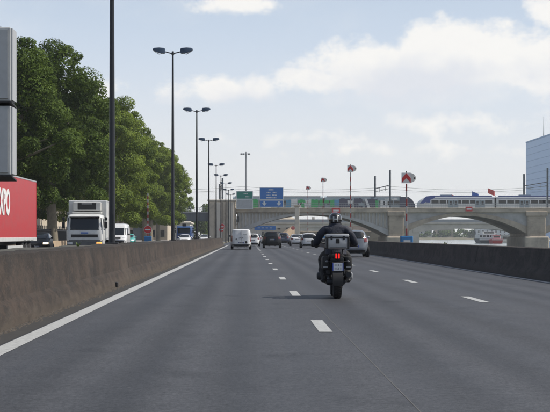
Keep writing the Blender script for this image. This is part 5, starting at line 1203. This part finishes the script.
tx = bpy.data.textures.new('creases', 'CLOUDS'); tx.noise_scale = .07; dm = bo.modifiers.new('creases', 'DISPLACE'); dm.texture = tx; dm.strength = .022; dm.mid_level = .5
# jacket: hem, collar, back panel seams and reflective piping
jk = MB().lathe([(.10, 0), (.105, .03), (.09, .06)], (0, .655, 1.425), 'z', 20).build('collar', 'jacket', rd, 50)
vs = []; fs = []
for k in range(24):
    a = k*math.tau/24
    for zz_, rx, ry, yc in ((.86, .215, .17, .445), (.93, .205, .165, .46), (.98, .20, .155, .475)): vs.append((rx*math.cos(a), yc+ry*math.sin(a), zz_))
for k in range(24):
    for j in range(2): fs.append((k*3+j, ((k+1) % 24)*3+j, ((k+1) % 24)*3+j+1, k*3+j+1))
MB().add(vs, fs).build('jacket_hem', 'jacket', rd, 60)
HC = Vector((0, .70, 1.552))
hm = MB().sphere(HC, .134, .165, .142, 28, 18).build('helmet', 'helmet', rd, 60)
MB().lathe([(.118, -.135), (.128, -.10), (.12, -.06)], HC, 'z', 24).build('neck_roll', 'black_plastic', hm, 50)
MB().bbox(-.115, .115, HC.y+.06, HC.y+.172, HC.z-.04, HC.z+.05, .03).build('visor', 'glass', hm)
MB().bbox(-.10, .10, HC.y+.05, HC.y+.19, HC.z-.125, HC.z-.05, .03).build('chin_bar', 'helmet', hm)
def on_helmet(x0, x1, z0, z1, m, nm):
    P = []; q = 6
    for j in range(q+1):
        for i in range(q+1):
            x = x0+(x1-x0)*i/q; z = z0+(z1-z0)*j/q; yy = math.sqrt(max(0, 1-(x/.134)**2-(z/.142)**2))*.165
            P.append((HC.x+x*1.02, HC.y-yy*1.02, HC.z+z*1.02))
    MB().add(P, [(j*(q+1)+i, j*(q+1)+i+1, (j+1)*(q+1)+i+1, (j+1)*(q+1)+i) for j in range(q) for i in range(q)]).build(nm, m, hm, 60)
for s in (-1, 1): on_helmet(min(s*.028, s*.052), max(s*.028, s*.052), -.05, .055, 'sign_grey', 'stripe_decal')
on_helmet(-.028, .028, -.012, .012, 'sign_grey', 'stripe_decal'); on_helmet(-.05, .05, .075, .092, 'dark_metal', 'rear_vent')
for s in (-1, 1):
    g_ = MB(); px_, py_, pz_ = s*.397, .925, 1.095
    g_.tube([(s*.393, .86, 1.085), (s*.396, .90, 1.098), (s*.398, .935, 1.10), (s*.398, .955, 1.09)], [.042, .045, .043, .03], 12)
    for k, (dx, ln) in enumerate(((-.036, .9), (-.012, 1.0), (.012, .97), (.036, .8))):      # four fingers curl over the grip
        bx_ = s*.398+dx*.9; yy = .945-s*dx*.8
        g_.tube([(bx_, yy, 1.103), (bx_, yy+.03*ln, 1.092), (bx_, yy+.038*ln, 1.065), (bx_, yy+.012, 1.045), (bx_, yy-.02, 1.048)], [.0105, .010, .0095, .009, .008], 8)
    g_.tube([(s*.365, .90, 1.075), (s*.345, .925, 1.06), (s*.343, .95, 1.05)], [.014, .012, .010], 8)                 # thumb passes below
    g_.tube([(s*.394, .815, 1.076), (s*.395, .87, 1.088)], [.060, .048], 14)
    g_.build('glove', 'glove', rd, 60)
    b_ = MB(); b_.tube([(s*.238, .60, .42), (s*.233, .55, .35), (s*.235, .55, .335)], [.060, .058, .05], 12)
    b_.bbox(s*.24-.052, s*.24+.052, .47, .76, .30, .375, .03); b_.build('boot', 'black_plastic', rd, 50)

# ------------------------------------------------------------------ summer haze
hz = MB().box(-4050, 4050, -70, 4050, -6.0, 90).build('haze', 'ink'); hz.data.materials.clear()
hm_, ht, hb_ = new_mat('haze_air'); ht.nodes.remove(hb_); pv = ht.nodes.new('ShaderNodeVolumePrincipled'); pv.inputs['Color'].default_value = (.86, .91, 1, 1)
pv.inputs['Density'].default_value = .00013; pv.inputs['Anisotropy'].default_value = .3
ht.links.new(pv.outputs[0], ht.nodes['Material Output'].inputs['Volume']); hz.data.materials.append(hm_); tag(hz, 'thin pale summer haze over the road and river', 'haze', None, 'stuff')
